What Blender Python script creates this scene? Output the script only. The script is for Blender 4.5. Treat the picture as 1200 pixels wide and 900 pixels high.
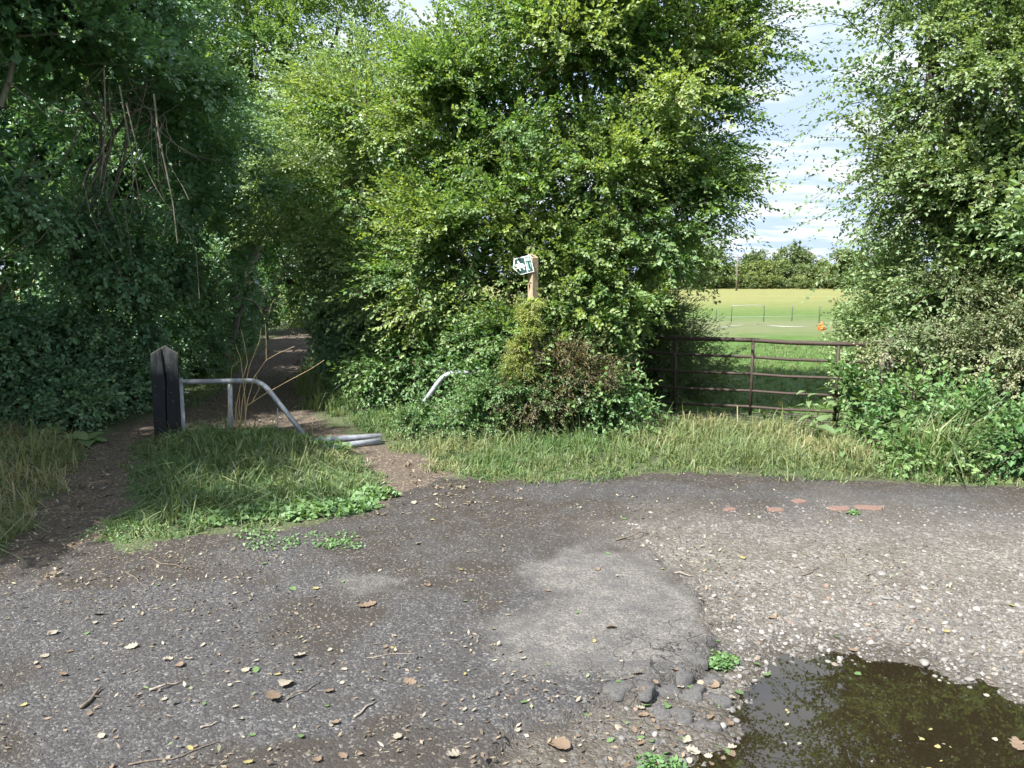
import bpy, bmesh, math, random
import numpy as np
from mathutils import Vector, Matrix

# ------------------------------------------------------------------ camera, sky, sun, exposure
scene = bpy.context.scene
for o in list(bpy.data.objects):
    bpy.data.objects.remove(o)
R = math.radians
CAM_H, PITCH, FPX = 1.70, R(7.9), 901.0       # eye height, tilt down, focal length in px of a 1200 px wide picture
cam = bpy.data.cameras.new('camera')
cam.sensor_width = 36.0
cam.lens = FPX / 1200.0 * 36.0
cam.clip_start = 0.05
cam.clip_end = 3000
cam_o = bpy.data.objects.new('camera', cam)
scene.collection.objects.link(cam_o)
cam_o.location = (0, 0, CAM_H)
cam_o.rotation_euler = (math.pi / 2 - PITCH, 0, 0)
scene.camera = cam_o

SUN_EL, SUN_AZ = R(51), R(-134)               # azimuth measured from +Y towards +X
sun_dir = Vector((math.sin(SUN_AZ) * math.cos(SUN_EL), math.cos(SUN_AZ) * math.cos(SUN_EL), math.sin(SUN_EL)))
sl = bpy.data.lights.new('sun', 'SUN')
sl.energy = 3.6
sl.angle = R(0.9)
sl.color = (1.0, 0.965, 0.915)
sun_o = bpy.data.objects.new('sun', sl)
scene.collection.objects.link(sun_o)
sun_o.rotation_euler = (-sun_dir).to_track_quat('-Z', 'Y').to_euler()
sun_o.location = (-20, -5, 30)

world = bpy.data.worlds.new('World')
scene.world = world
world.use_nodes = True
nt = world.node_tree
nt.nodes.clear()
def wn(t, **k):
    n = nt.nodes.new(t)
    for a, b in k.items():
        setattr(n, a, b)
    return n
w_out = wn('ShaderNodeOutputWorld')
w_bg = wn('ShaderNodeBackground')
w_sky = wn('ShaderNodeTexSky', sky_type='NISHITA')
w_sky.sun_disc = False
w_sky.sun_elevation = SUN_EL
w_sky.sun_rotation = SUN_AZ
w_sky.air_density = 1.0
w_sky.dust_density = 0.6
w_sky.ozone_density = 1.4
SKY_STRENGTH = 0.15
w_bg.inputs['Strength'].default_value = SKY_STRENGTH
tc = wn('ShaderNodeTexCoord')
sep = wn('ShaderNodeSeparateXYZ')
nt.links.new(tc.outputs['Generated'], sep.inputs[0])
zz = wn('ShaderNodeMath', operation='MAXIMUM')
zz.inputs[1].default_value = 0.0
nt.links.new(sep.outputs['Z'], zz.inputs[0])
za = wn('ShaderNodeMath', operation='ADD')
za.inputs[1].default_value = 0.12
nt.links.new(zz.outputs[0], za.inputs[0])
dx = wn('ShaderNodeMath', operation='DIVIDE')
dy = wn('ShaderNodeMath', operation='DIVIDE')
nt.links.new(sep.outputs['X'], dx.inputs[0]); nt.links.new(za.outputs[0], dx.inputs[1])
nt.links.new(sep.outputs['Y'], dy.inputs[0]); nt.links.new(za.outputs[0], dy.inputs[1])
cmb = wn('ShaderNodeCombineXYZ')
nt.links.new(dx.outputs[0], cmb.inputs['X']); nt.links.new(dy.outputs[0], cmb.inputs['Y'])
mp = wn('ShaderNodeMapping')
mp.inputs['Location'].default_value = (3.7, 1.3, 0)
mp.inputs['Scale'].default_value = (0.8, 1.5, 1)
nt.links.new(cmb.outputs[0], mp.inputs['Vector'])
n1 = wn('ShaderNodeTexNoise')
n1.inputs['Scale'].default_value = 1.15
n1.inputs['Detail'].default_value = 9
n1.inputs['Roughness'].default_value = 0.56
n1.inputs['Distortion'].default_value = 0.25
nt.links.new(mp.outputs[0], n1.inputs['Vector'])
cr = wn('ShaderNodeValToRGB')
cr.color_ramp.elements[0].position = 0.22
cr.color_ramp.elements[0].color = (0, 0, 0, 1)
cr.color_ramp.elements[1].position = 0.42
cr.color_ramp.elements[1].color = (1, 1, 1, 1)
nt.links.new(n1.outputs['Fac'], cr.inputs['Fac'])
n2 = wn('ShaderNodeTexNoise')
n2.inputs['Scale'].default_value = 2.3
n2.inputs['Detail'].default_value = 6
nt.links.new(mp.outputs[0], n2.inputs['Vector'])
ccol = wn('ShaderNodeValToRGB')                # grey undersides to white tops of the clouds
ccol.color_ramp.elements[0].position = 0.42
ccol.color_ramp.elements[0].color = (1.08, 1.36, 1.85, 1)
ccol.color_ramp.elements[1].position = 0.57
ccol.color_ramp.elements[1].color = (1.68, 1.8, 1.96, 1)
nt.links.new(n2.outputs['Fac'], ccol.inputs['Fac'])
mix = wn('ShaderNodeMix', data_type='RGBA')
nt.links.new(cr.outputs['Color'], mix.inputs['Factor'])
nt.links.new(w_sky.outputs[0], mix.inputs['A'])
nt.links.new(ccol.outputs['Color'], mix.inputs['B'])
nt.links.new(mix.outputs['Result'], w_bg.inputs['Color'])
nt.links.new(w_bg.outputs[0], w_out.inputs['Surface'])

scene.view_settings.view_transform = 'Standard'
scene.view_settings.look = 'None'
scene.view_settings.exposure = 2.12
scene.view_settings.gamma = 1.0
scene.view_settings.use_curve_mapping = False
scene.render.engine = 'CYCLES'
scene.cycles.max_bounces = 7
scene.cycles.diffuse_bounces = 4
scene.cycles.glossy_bounces = 3
scene.cycles.transmission_bounces = 4
scene.cycles.transparent_max_bounces = 8
scene.cycles.use_adaptive_sampling = True
scene.cycles.adaptive_threshold = 0.012
scene.cycles.sample_clamp_indirect = 6.0
scene.cycles.caustics_reflective = False
scene.cycles.caustics_refractive = False
scene.cycles.use_denoising = True
scene.cycles.denoiser = 'OPENIMAGEDENOISE'
scene.cycles.denoising_input_passes = 'RGB_ALBEDO_NORMAL'
scene.cycles.denoising_prefilter = 'ACCURATE'

# ------------------------------------------------------------------ pixel -> place helpers
cp, sp = math.cos(PITCH), math.sin(PITCH)
def ray(x, y):
    u, v = (x - 600) / FPX, (450 - y) / FPX
    return np.array((u, cp + v * sp, -sp + v * cp))
def P(x, y, Y):
    d = ray(x, y)
    return np.array((0, 0, CAM_H)) + d * (Y / d[1])
def G(x, y, z=0.0):
    d = ray(x, y)
    return np.array((0, 0, CAM_H)) + d * ((z - CAM_H) / d[2])
def proj(p):
    p = np.asarray(p, float)
    q = p - np.array((0, 0, CAM_H))
    dep = q[..., 1] * cp - q[..., 2] * sp
    upc = q[..., 1] * sp + q[..., 2] * cp
    return 600 + FPX * q[..., 0] / dep, 450 - FPX * upc / dep, dep
def M(x, y, Y, rx, ry, rY):                   # an ellipsoid of foliage: centre on a pixel ray at depth Y, radii
    c = P(x, y, Y)
    return (c, np.array((rx / FPX * Y, rY, ry / FPX * Y)))

# value noise on numpy arrays
_rs = np.random.RandomState(5)
_tab = _rs.rand(256, 256)
def vnoise(x, y, s=1.0, o=0.0):
    x = np.asarray(x, float) * s + o * 17.3 + 1000
    y = np.asarray(y, float) * s + o * 9.1 + 1000
    xi, yi = np.floor(x).astype(int), np.floor(y).astype(int)
    fx, fy = x - xi, y - yi
    fx, fy = fx * fx * (3 - 2 * fx), fy * fy * (3 - 2 * fy)
    t = lambda a, b: _tab[a & 255, b & 255]
    return (t(xi, yi) * (1 - fx) + t(xi + 1, yi) * fx) * (1 - fy) + (t(xi, yi + 1) * (1 - fx) + t(xi + 1, yi + 1) * fx) * fy
def fbm(x, y, s=1.0, o=0.0, n=4):
    a, r, tot = 0.5, 0.0, 0.0
    for i in range(n):
        r = r + a * vnoise(x, y, s * 2 ** i, o + i * 3.7); tot += a; a *= 0.5
    return r / tot
def sstep(a, b, x):
    t = np.clip((np.asarray(x, float) - a) / (b - a), 0, 1)
    return t * t * (3 - 2 * t)
def poly_sd(px, py, poly):                     # signed distance, positive inside
    px, py = np.asarray(px, float), np.asarray(py, float)
    d = np.full(px.shape, 1e9)
    inside = np.zeros(px.shape, bool)
    n = len(poly)
    for i in range(n):
        ax, ay = poly[i][:2]; bx, by = poly[(i + 1) % n][:2]
        ex, ey = bx - ax, by - ay
        wx, wy = px - ax, py - ay
        t = np.clip((wx * ex + wy * ey) / (ex * ex + ey * ey + 1e-12), 0, 1)
        d = np.minimum(d, (wx - ex * t) ** 2 + (wy - ey * t) ** 2)
        c = ((ay > py) != (by > py)) & (px < (bx - ax) * (py - ay) / (by - ay + 1e-12) + ax)
        inside ^= c
    d = np.sqrt(d)
    return np.where(inside, d, -d)
def gpoly(pts):
    return [tuple(G(x, y)[:2]) for x, y in pts]

# ------------------------------------------------------------------ object helpers
COL = scene.collection
def tag(o, label=None, cat=None, group=None, kind=None):
    if label: o['label'] = label
    if cat: o['category'] = cat
    if group: o['group'] = group
    if kind: o['kind'] = kind
    return o
def empty(name, loc, label, cat, group=None, rz=0.0):
    o = bpy.data.objects.new(name, None)
    COL.objects.link(o)
    o.location = tuple(loc); o.rotation_euler = (0, 0, rz)
    o.empty_display_size = 0.2
    return tag(o, label, cat, group)
def link(name, mesh, parent=None, world_coords=True):
    o = bpy.data.objects.new(name, mesh)
    COL.objects.link(o)
    if parent is not None:
        o.parent = parent
        if world_coords:                       # mesh data are in world coordinates: undo the parent's placement
            bpy_m = Matrix.Translation(parent.location) @ parent.rotation_euler.to_matrix().to_4x4()
            o.matrix_parent_inverse = bpy_m.inverted()
    return o
def mesh_np(name, V, F, mats, mi=None, attrs=None, smooth=False, vattrs=None):
    """V (n,3); F (m,k) one polygon size"""
    me = bpy.data.meshes.new(name)
    V = np.ascontiguousarray(V, np.float32); F = np.ascontiguousarray(F, np.int32)
    k = F.shape[1]
    me.vertices.add(len(V)); me.vertices.foreach_set('co', V.ravel())
    me.loops.add(F.size); me.loops.foreach_set('vertex_index', F.ravel())
    me.polygons.add(len(F))
    me.polygons.foreach_set('loop_start', np.arange(0, F.size, k, dtype=np.int32))
    me.polygons.foreach_set('loop_total', np.full(len(F), k, np.int32))
    for m in mats: me.materials.append(m)
    if mi is not None: me.polygons.foreach_set('material_index', np.asarray(mi, np.int32))
    me.polygons.foreach_set('use_smooth', np.full(len(F), smooth, bool))
    for dic, dom in ((attrs, 'FACE'), (vattrs, 'POINT')):
        for a, v in (dic or {}).items():
            at = me.attributes.new(a, 'FLOAT', dom)
            at.data.foreach_set('value', np.ascontiguousarray(v, np.float32))
    me.update(calc_edges=True)
    return me
def bm_obj(name, bm, mat, parent=None, smooth=False, world_coords=True):
    me = bpy.data.meshes.new(name)
    bmesh.ops.recalc_face_normals(bm, faces=bm.faces)
    bm.to_mesh(me); bm.free()
    me.materials.append(mat)
    if smooth:
        for p in me.polygons: p.use_smooth = True
    return link(name, me, parent, world_coords)

def tube_arrays(pts, radii, sides=6):
    pts = np.asarray(pts, float); n = len(pts)
    radii = np.broadcast_to(np.asarray(radii, float), (n,))
    tan = np.gradient(pts, axis=0)
    tan /= np.linalg.norm(tan, axis=1)[:, None] + 1e-9
    ref = np.array((0.31, 0.95, 0.1)) if abs(tan[0] @ np.array((0.31, 0.95, 0.1))) < 0.9 else np.array((1.0, 0, 0))
    a = np.cross(tan, ref); a /= np.linalg.norm(a, axis=1)[:, None] + 1e-9
    b = np.cross(tan, a)
    th = np.arange(sides) * 2 * math.pi / sides
    ring = a[:, None, :] * np.cos(th)[None, :, None] + b[:, None, :] * np.sin(th)[None, :, None]
    V = (pts[:, None, :] + ring * radii[:, None, None]).reshape(-1, 3)
    F = []
    for i in range(n - 1):
        for j in range(sides):
            k = (j + 1) % sides
            F.append((i * sides + j, i * sides + k, (i + 1) * sides + k, (i + 1) * sides + j))
    return V, np.array(F)
def tubes_mesh(name, tubes, mat, sides=6, cap=False):
    VV, FF, off = [], [], 0
    for pts, rad in tubes:
        pts = np.asarray(pts, float)
        if cap:                                # close the ends with a shrunken ring
            rad = np.broadcast_to(np.asarray(rad, float), (len(pts),))
            d0 = (pts[0] - pts[1]); d0 /= np.linalg.norm(d0); d1 = (pts[-1] - pts[-2]); d1 /= np.linalg.norm(d1)
            pts = np.vstack([pts[0] + d0 * 1e-3, pts, pts[-1] + d1 * 1e-3])
            rad = np.concatenate([[1e-4], rad, [1e-4]])
        V, F = tube_arrays(pts, rad, sides)
        VV.append(V); FF.append(F + off); off += len(V)
    return mesh_np(name, np.vstack(VV), np.vstack(FF), [mat], smooth=True)
def wobble(a, b, n, amp, rng, sag=0.0):
    a, b = np.asarray(a, float), np.asarray(b, float)
    t = np.linspace(0, 1, n)[:, None]
    p = a * (1 - t) + b * t
    L = np.linalg.norm(b - a)
    ph = rng.rand(3, 2) * 6.28; fr = 1 + rng.rand(3, 2) * 2
    for k in range(3):
        p[:, k] += (amp * L * (np.sin(t[:, 0] * 3.1 * fr[k, 0] + ph[k, 0]) - math.sin(ph[k, 0])) * np.sin(t[:, 0] * math.pi))
    p[:, 2] += sag * L * np.sin(t[:, 0] * math.pi)
    return p

# ------------------------------------------------------------------ materials
def new_mat(name):
    m = bpy.data.materials.new(name); m.use_nodes = True
    m.node_tree.nodes.clear()
    return m, m.node_tree
class NT:
    def __init__(s, name):
        s.m, s.t = new_mat(name)
    def n(s, typ, **k):
        nd = s.t.nodes.new(typ)
        ins = k.pop('ins', {})
        for a, b in k.items(): setattr(nd, a, b)
        for a, b in ins.items():
            if hasattr(b, 'is_output') or isinstance(b, bpy.types.NodeSocket): s.t.links.new(b, nd.inputs[a])
            else: nd.inputs[a].default_value = b
        return nd
    def attr(s, name): return s.n('ShaderNodeAttribute', attribute_name=name).outputs['Fac']
    def noise(s, vec, scale, detail=3, rough=0.55, dist=0.0):
        nd = s.n('ShaderNodeTexNoise', ins={'Scale': scale, 'Detail': detail, 'Roughness': rough, 'Distortion': dist})
        if vec is not None: s.t.links.new(vec, nd.inputs['Vector'])
        return nd.outputs['Fac']
    def ramp(s, fac, stops):
        nd = s.n('ShaderNodeValToRGB')
        el = nd.color_ramp.elements
        while len(el) > 1: el.remove(el[-1])
        el[0].position = stops[0][0]; el[0].color = (*stops[0][1], 1) if len(stops[0][1]) == 3 else stops[0][1]
        for p_, c_ in stops[1:]:
            e = el.new(p_); e.color = (*c_, 1)
        s.t.links.new(fac, nd.inputs['Fac'])
        return nd.outputs['Color']
    def mix(s, fac, a, b, mode='MIX'):
        nd = s.n('ShaderNodeMix', data_type='RGBA', blend_type=mode)
        for key, v in (('Factor', fac), ('A', a), ('B', b)):
            idx = {'Factor': 0, 'A': 6, 'B': 7}[key]
            if isinstance(v, bpy.types.NodeSocket): s.t.links.new(v, nd.inputs[idx])
            elif isinstance(v, (int, float)): nd.inputs[idx].default_value = v if idx == 0 else (v, v, v, 1)
            else: nd.inputs[idx].default_value = (*v, 1)
        return nd.outputs[2]
    def math(s, op, a, b=0.0, clamp=False):
        nd = s.n('ShaderNodeMath', operation=op, use_clamp=clamp)
        for i, v in enumerate((a, b)):
            if isinstance(v, bpy.types.NodeSocket): s.t.links.new(v, nd.inputs[i])
            else: nd.inputs[i].default_value = v
        return nd.outputs[0]
    def bump(s, h, strength=0.5, dist=0.01):
        return s.n('ShaderNodeBump', ins={'Height': h, 'Strength': strength, 'Distance': dist}).outputs['Normal']
    def out(s, shader):
        o = s.n('ShaderNodeOutputMaterial')
        s.t.links.new(shader, o.inputs['Surface'])
        return s.m
    def principled(s, **ins):
        return s.n('ShaderNodeBsdfPrincipled', ins=ins).outputs[0]

def leaf_mat(name, dark, light, yellow, trans=0.48, gloss=0.035, rough=0.42):
    k = NT(name)
    tint, hue = k.attr('tint'), k.attr('hue')
    c = k.mix(tint, dark, light)
    c = k.mix(hue, c, yellow)
    dif = k.n('ShaderNodeBsdfDiffuse', ins={'Color': c}).outputs[0]
    ct = k.mix(1.0, c, (1.25, 1.22, 0.55), 'MULTIPLY')
    trn = k.n('ShaderNodeBsdfTranslucent', ins={'Color': ct}).outputs[0]
    ms = k.n('ShaderNodeMixShader', ins={0: trans, 1: dif, 2: trn}).outputs[0]
    gl = k.n('ShaderNodeBsdfGlossy', ins={'Color': (0.9, 0.95, 1.0, 1), 'Roughness': 0.52}).outputs[0]
    lw = k.n('ShaderNodeLayerWeight', ins={'Blend': 0.25}).outputs['Fresnel']
    f = k.math('ADD', k.math('MULTIPLY', lw, 0.08), gloss * 0.5, True)
    return k.out(k.n('ShaderNodeMixShader', ins={0: f, 1: ms, 2: gl}).outputs[0])

def bark_mat(name, c1, c2, scale=18):
    k = NT(name)
    geo = k.n('ShaderNodeNewGeometry').outputs['Position']
    mpn = k.n('ShaderNodeMapping', ins={'Vector': geo, 'Scale': (1, 1, 0.3)}).outputs[0]
    f = k.noise(mpn, scale, 5, 0.65)
    c = k.ramp(f, [(0.3, c1), (0.7, c2)])
    return k.out(k.principled(**{'Base Color': c, 'Roughness': 0.9, 'Normal': k.bump(f, 0.6, 0.01)}))

MAT = {}
MAT['hawthorn'] = leaf_mat('hawthorn_leaf', (0.068, 0.158, 0.053), (0.143, 0.276, 0.083), (0.268, 0.352, 0.103))
MAT['oak'] = leaf_mat('oak_leaf', (0.053, 0.130, 0.048), (0.109, 0.228, 0.075), (0.232, 0.330, 0.098), trans=0.42)
MAT['shade'] = leaf_mat('shade_leaf', (0.072, 0.165, 0.087), (0.149, 0.284, 0.144), (0.213, 0.332, 0.152), trans=0.33, gloss=0.045)
MAT['light'] = leaf_mat('light_leaf', (0.105, 0.204, 0.080), (0.205, 0.323, 0.125), (0.297, 0.381, 0.166), trans=0.36)
MAT['pale'] = leaf_mat('pale_leaf', (0.105, 0.191, 0.078), (0.194, 0.299, 0.121), (0.288, 0.367, 0.170), trans=0.40)
MAT['grey'] = leaf_mat('grey_leaf', (0.088, 0.136, 0.053), (0.177, 0.230, 0.100), (0.307, 0.319, 0.177), trans=0.30, gloss=0.05)
MAT['bramble'] = leaf_mat('bramble_leaf', (0.056, 0.140, 0.044), (0.118, 0.248, 0.071), (0.190, 0.281, 0.090), trans=0.34, gloss=0.05)
MAT['dry'] = leaf_mat('dry_leaf', (0.075, 0.065, 0.030), (0.17, 0.13, 0.065), (0.10, 0.15, 0.035), trans=0.22, gloss=0.02)
MAT['vine'] = leaf_mat('vine_leaf', (0.22, 0.31, 0.06), (0.34, 0.43, 0.09), (0.46, 0.50, 0.14), trans=0.4)
MAT['willow'] = leaf_mat('willow_leaf', (0.072, 0.127, 0.055), (0.132, 0.193, 0.088), (0.187, 0.231, 0.099), trans=0.3, gloss=0.05)
MAT['far'] = leaf_mat('far_leaf', (0.060, 0.098, 0.035), (0.110, 0.160, 0.055), (0.19, 0.23, 0.06), trans=0.25, gloss=0.02)
MAT['grass'] = leaf_mat('grass_blade', (0.055, 0.115, 0.030), (0.115, 0.205, 0.055), (0.33, 0.29, 0.15), trans=0.35, gloss=0.04)
MAT['dock'] = leaf_mat('dock_leaf', (0.070, 0.135, 0.035), (0.125, 0.205, 0.055), (0.2, 0.24, 0.07), trans=0.3, gloss=0.05)
MAT['bark'] = bark_mat('bark', (0.055, 0.045, 0.035), (0.16, 0.14, 0.115))
MAT['twig'] = bark_mat('twig_bark', (0.07, 0.055, 0.04), (0.15, 0.12, 0.09), 60)
MAT['deadwood'] = bark_mat('dead_stem', (0.13, 0.11, 0.09), (0.28, 0.245, 0.20), 40)
MAT['straw'] = bark_mat('straw_stalk', (0.30, 0.22, 0.11), (0.48, 0.37, 0.20), 40)

# ------------------------------------------------------------------ foliage builder
def spray_template(rng, n, L, leafL, leafW, droop=0.25, spread=0.9, cluster=0.35, fold=0.18):
    """one twig along +X with n leaves: returns leaf verts (n,4,3) and twig centre line (4,3)"""
    out = np.zeros((n, 4, 3))
    for i in range(n):
        s = (i + 0.6) / n
        p = np.array((s * L, 0.06 * L * math.sin(s * 4), -droop * s * s * L))
        side = 1 if i % 2 else -1
        a = spread * (0.55 + 0.7 * rng.rand()) * (1 - 0.45 * s)
        d = np.array((math.cos(a), side * math.sin(a), 0.45 * rng.randn() * cluster * 2 - 0.15))
        d /= np.linalg.norm(d)
        nrm = np.array((0.35 * rng.randn(), 0.45 * rng.randn(), 1.0)); nrm -= d * (nrm @ d); nrm /= np.linalg.norm(nrm)
        b = np.cross(nrm, d)
        l = leafL * (0.7 + 0.55 * rng.rand()) * (1.05 - 0.35 * s)
        w = leafW * (0.7 + 0.55 * rng.rand()) * (1.05 - 0.35 * s)
        p = p + d * leafL * 0.18 + np.array((0, 0, rng.randn() * L * 0.03))
        out[i, 0] = p
        out[i, 1] = p + d * l * 0.45 + b * w * 0.5 + nrm * fold * w
        out[i, 2] = p + d * l + nrm * (-0.12 * l)
        out[i, 3] = p + d * l * 0.45 - b * w * 0.5 + nrm * fold * w
    tw = np.array([(s * L, 0.06 * L * math.sin(s * 4), -droop * s * s * L) for s in (0, 0.35, 0.7, 1.0)])
    return out, tw
def frames(d, rng, roll=0.35):
    d = d / (np.linalg.norm(d, axis=1)[:, None] + 1e-9)
    up = np.tile(np.array((0, 0, 1.0)), (len(d), 1)) + rng.randn(len(d), 3) * roll
    y = np.cross(up, d); y /= np.linalg.norm(y, axis=1)[:, None] + 1e-9
    z = np.cross(d, y)
    return np.stack([d, y, z], axis=2)         # columns
class Foliage:
    def __init__(s): s.V, s.tint, s.hue, s.mi = [], [], [], []
    def quads(s, Q, tint, hue, mi=0):
        s.V.append(Q.astype(np.float32)); s.tint.append(tint); s.hue.append(hue); s.mi.append(np.full(len(Q), mi))
    def sprays(s, temps, pos, dirs, scale, hue, rng, roll=0.35, twig_w=0.004, twigs=True):
        N = len(pos)
        if N == 0: return
        Rm = frames(dirs, rng, roll)
        which = rng.randint(0, len(temps), N)
        sun = np.array(sun_dir)
        for t, (lv, tw) in enumerate(temps):
            ix = np.where(which == t)[0]
            if len(ix) == 0: continue
            n = len(lv)
            W = np.einsum('sij,nkj->snki', Rm[ix], lv) * scale[ix][:, None, None, None] + pos[ix][:, None, None, :]
            tip = np.tile(sstep(0.55, 1.0, (np.arange(n) + 0.5) / n) * 0.28, len(ix))
            s.quads(W.reshape(-1, 4, 3), np.clip(0.75 * rng.rand(len(ix) * n) + np.repeat(0.5 * rng.rand(len(ix)) - 0.15, n), 0, 1),
                    np.clip(np.repeat(hue[ix], n) + tip + rng.randn(len(ix) * n) * 0.10, 0, 1))
            if twigs:
                T = np.einsum('sij,kj->ski', Rm[ix], tw) * scale[ix][:, None, None] + pos[ix][:, None, :]
                off = Rm[ix][:, :, 1] * twig_w
                for q in range(3):
                    w0, w1 = 1 - q * 0.28, 1 - (q + 1) * 0.28
                    Q = np.stack([T[:, q] - off * w0, T[:, q] + off * w0, T[:, q + 1] + off * w1, T[:, q + 1] - off * w1], 1)
                    s.quads(Q, np.zeros(len(ix)), np.zeros(len(ix)), 1)
    def loose(s, pos, L, W, rng, hue, flat=0.0):
        n = len(pos)
        d = rng.randn(n, 3); d[:, 2] *= 0.6; d /= np.linalg.norm(d, axis=1)[:, None]
        u = rng.randn(n, 3); u[:, 2] += flat
        b = np.cross(u, d); b /= np.linalg.norm(b, axis=1)[:, None] + 1e-9
        l = (L * (0.7 + 0.6 * rng.rand(n)))[:, None]; w = (W * (0.7 + 0.6 * rng.rand(n)))[:, None] * 0.5
        Q = np.stack([pos, pos + d * l * 0.45 + b * w, pos + d * l, pos + d * l * 0.45 - b * w], 1)
        s.quads(Q, rng.rand(n), np.broadcast_to(hue, (n,)).astype(float))
    def build(s, name, mats, parent=None):
        Q = np.vstack(s.V); n = len(Q)
        me = mesh_np(name, Q.reshape(-1, 3), np.arange(n * 4).reshape(n, 4), mats, np.concatenate(s.mi),
                     {'tint': np.concatenate(s.tint), 'hue': np.concatenate(s.hue)})
        s.count = n
        return link(name, me, parent)

TEMPL = {}
_tr = np.random.RandomState(11)
def templ(key, *a, k=7, **kw):
    TEMPL[key] = [spray_template(_tr, *a, **kw) for _ in range(k)]
templ('haw', 27, 0.56, 0.062, 0.044, droop=0.20, cluster=0.6)
templ('whip', 44, 1.0, 0.060, 0.042, droop=0.42, cluster=0.7, spread=1.0)
templ('oak', 16, 0.55, 0.105, 0.062, droop=0.2, cluster=0.8)
templ('shade', 15, 0.42, 0.080, 0.058, droop=0.30, cluster=0.7)
templ('light', 24, 0.52, 0.064, 0.043, droop=0.30, cluster=0.6)
templ('bram', 12, 0.40, 0.072, 0.055, droop=0.35, cluster=0.9)
templ('small', 16, 0.26, 0.038, 0.026, droop=0.2, cluster=1.0)
templ('willow', 20, 0.50, 0.095, 0.020, droop=0.12, spread=0.6, cluster=0.5)
templ('ivy', 9, 0.30, 0.060, 0.055, droop=0.5, cluster=0.8)
templ('dry', 12, 0.34, 0.050, 0.022, droop=0.3, cluster=1.2)
templ('far', 10, 1.2, 0.50, 0.36, droop=0.2, cluster=1.0)
templ('farh', 10, 0.8, 0.36, 0.26, droop=0.1, cluster=1.0)

CULLS = []                                     # places kept clear of growth: f(points) -> bool to drop
def crown(rng, masses, n, temps, fol, sub_k=13, sub_r=(0.26, 0.44), up=0.15, scale=(0.8, 1.25), hue=(0.0, 0.45), fill=0.35,
          fill_size=(0.14, 0.10), shell=(0.45, 0.95), out=0.55, roll=0.28, flat=0.5, cull=None, keep_back=0.35, twig_w=0.004):
    wts = np.array([m[1][0] * m[1][2] + 0.5 * m[1][0] * m[1][1] for m in masses]); wts = wts / wts.sum()
    subs = []
    for mi_, (c, r) in enumerate(masses):
        nb = max(5, int(sub_k * (0.6 + 0.8 * rng.rand())))
        for _ in range(nb):
            u = rng.randn(3); u /= np.linalg.norm(u)
            if u[1] > 0.2 and rng.rand() < 0.5: u[1] *= -1
            k = shell[0] + (shell[1] - shell[0]) * rng.rand()
            sc = c + u * r * k
            rr = (np.prod(r) ** (1 / 3)) * (sub_r[0] + (sub_r[1] - sub_r[0]) * rng.rand())
            subs.append((mi_, sc, u, rr, hue[0] + (hue[1] - hue[0]) * rng.rand() ** 1.8))
    sw = np.array([wts[s_[0]] / max(1, sum(1 for q in subs if q[0] == s_[0])) * (0.6 + 0.8 * rng.rand()) for s_ in subs]); sw /= sw.sum()
    pick = rng.choice(len(subs), n, p=sw)
    C = np.array([s_[1] for s_ in subs])[pick]; U = np.array([s_[2] for s_ in subs])[pick]
    RR = np.array([s_[3] for s_ in subs])[pick]; H = np.array([s_[4] for s_ in subs])[pick]
    w = rng.randn(n, 3); w /= np.linalg.norm(w, axis=1)[:, None]
    w = w + U * 0.35; w /= np.linalg.norm(w, axis=1)[:, None]
    pos = C + w * np.array((1.15, 1.15, flat)) * (RR * (0.30 + 0.70 * rng.rand(n) ** 0.6))[:, None]
    d = w * 0.6 + U * out + rng.randn(n, 3) * 0.35; d[:, 2] = d[:, 2] * (0.35 + 0.65 * flat) + up
    sc = scale[0] + (scale[1] - scale[0]) * rng.rand(n)
    keep = np.ones(n, bool)
    tips = pos + d / (np.linalg.norm(d, axis=1)[:, None]) * 0.35
    keep &= pos[:, 2] > 0.03
    CM = np.array([m[0][1] for m in masses])[np.array([q[0] for q in subs])[pick]]; RM = np.array([m[1][1] for m in masses])[np.array([q[0] for q in subs])[pick]]
    keep &= ~((pos[:, 1] > CM + 0.25 * RM) & (rng.rand(n) < 1 - keep_back))
    for f in CULLS + ([cull] if cull else []):
        keep &= ~(f(pos) | f(tips))
    fol.sprays(temps, pos[keep], d[keep], sc[keep], H[keep], rng, roll, twig_w=twig_w)
    nf = int(n * fill)
    if nf:
        pk = rng.choice(len(masses), nf, p=wts)
        Cm = np.array([m[0] for m in masses])[pk]; Rr = np.array([m[1] for m in masses])[pk]
        v = rng.randn(nf, 3); v /= np.linalg.norm(v, axis=1)[:, None]
        fp = Cm + v * Rr * (0.72 * rng.rand(nf) ** 0.4)[:, None]
        k2 = fp[:, 2] > 0.05
        for f in CULLS + ([cull] if cull else []): k2 &= ~f(fp)
        fol.loose(fp[k2], fill_size[0], fill_size[1], rng, 0.0)
    return subs

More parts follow.
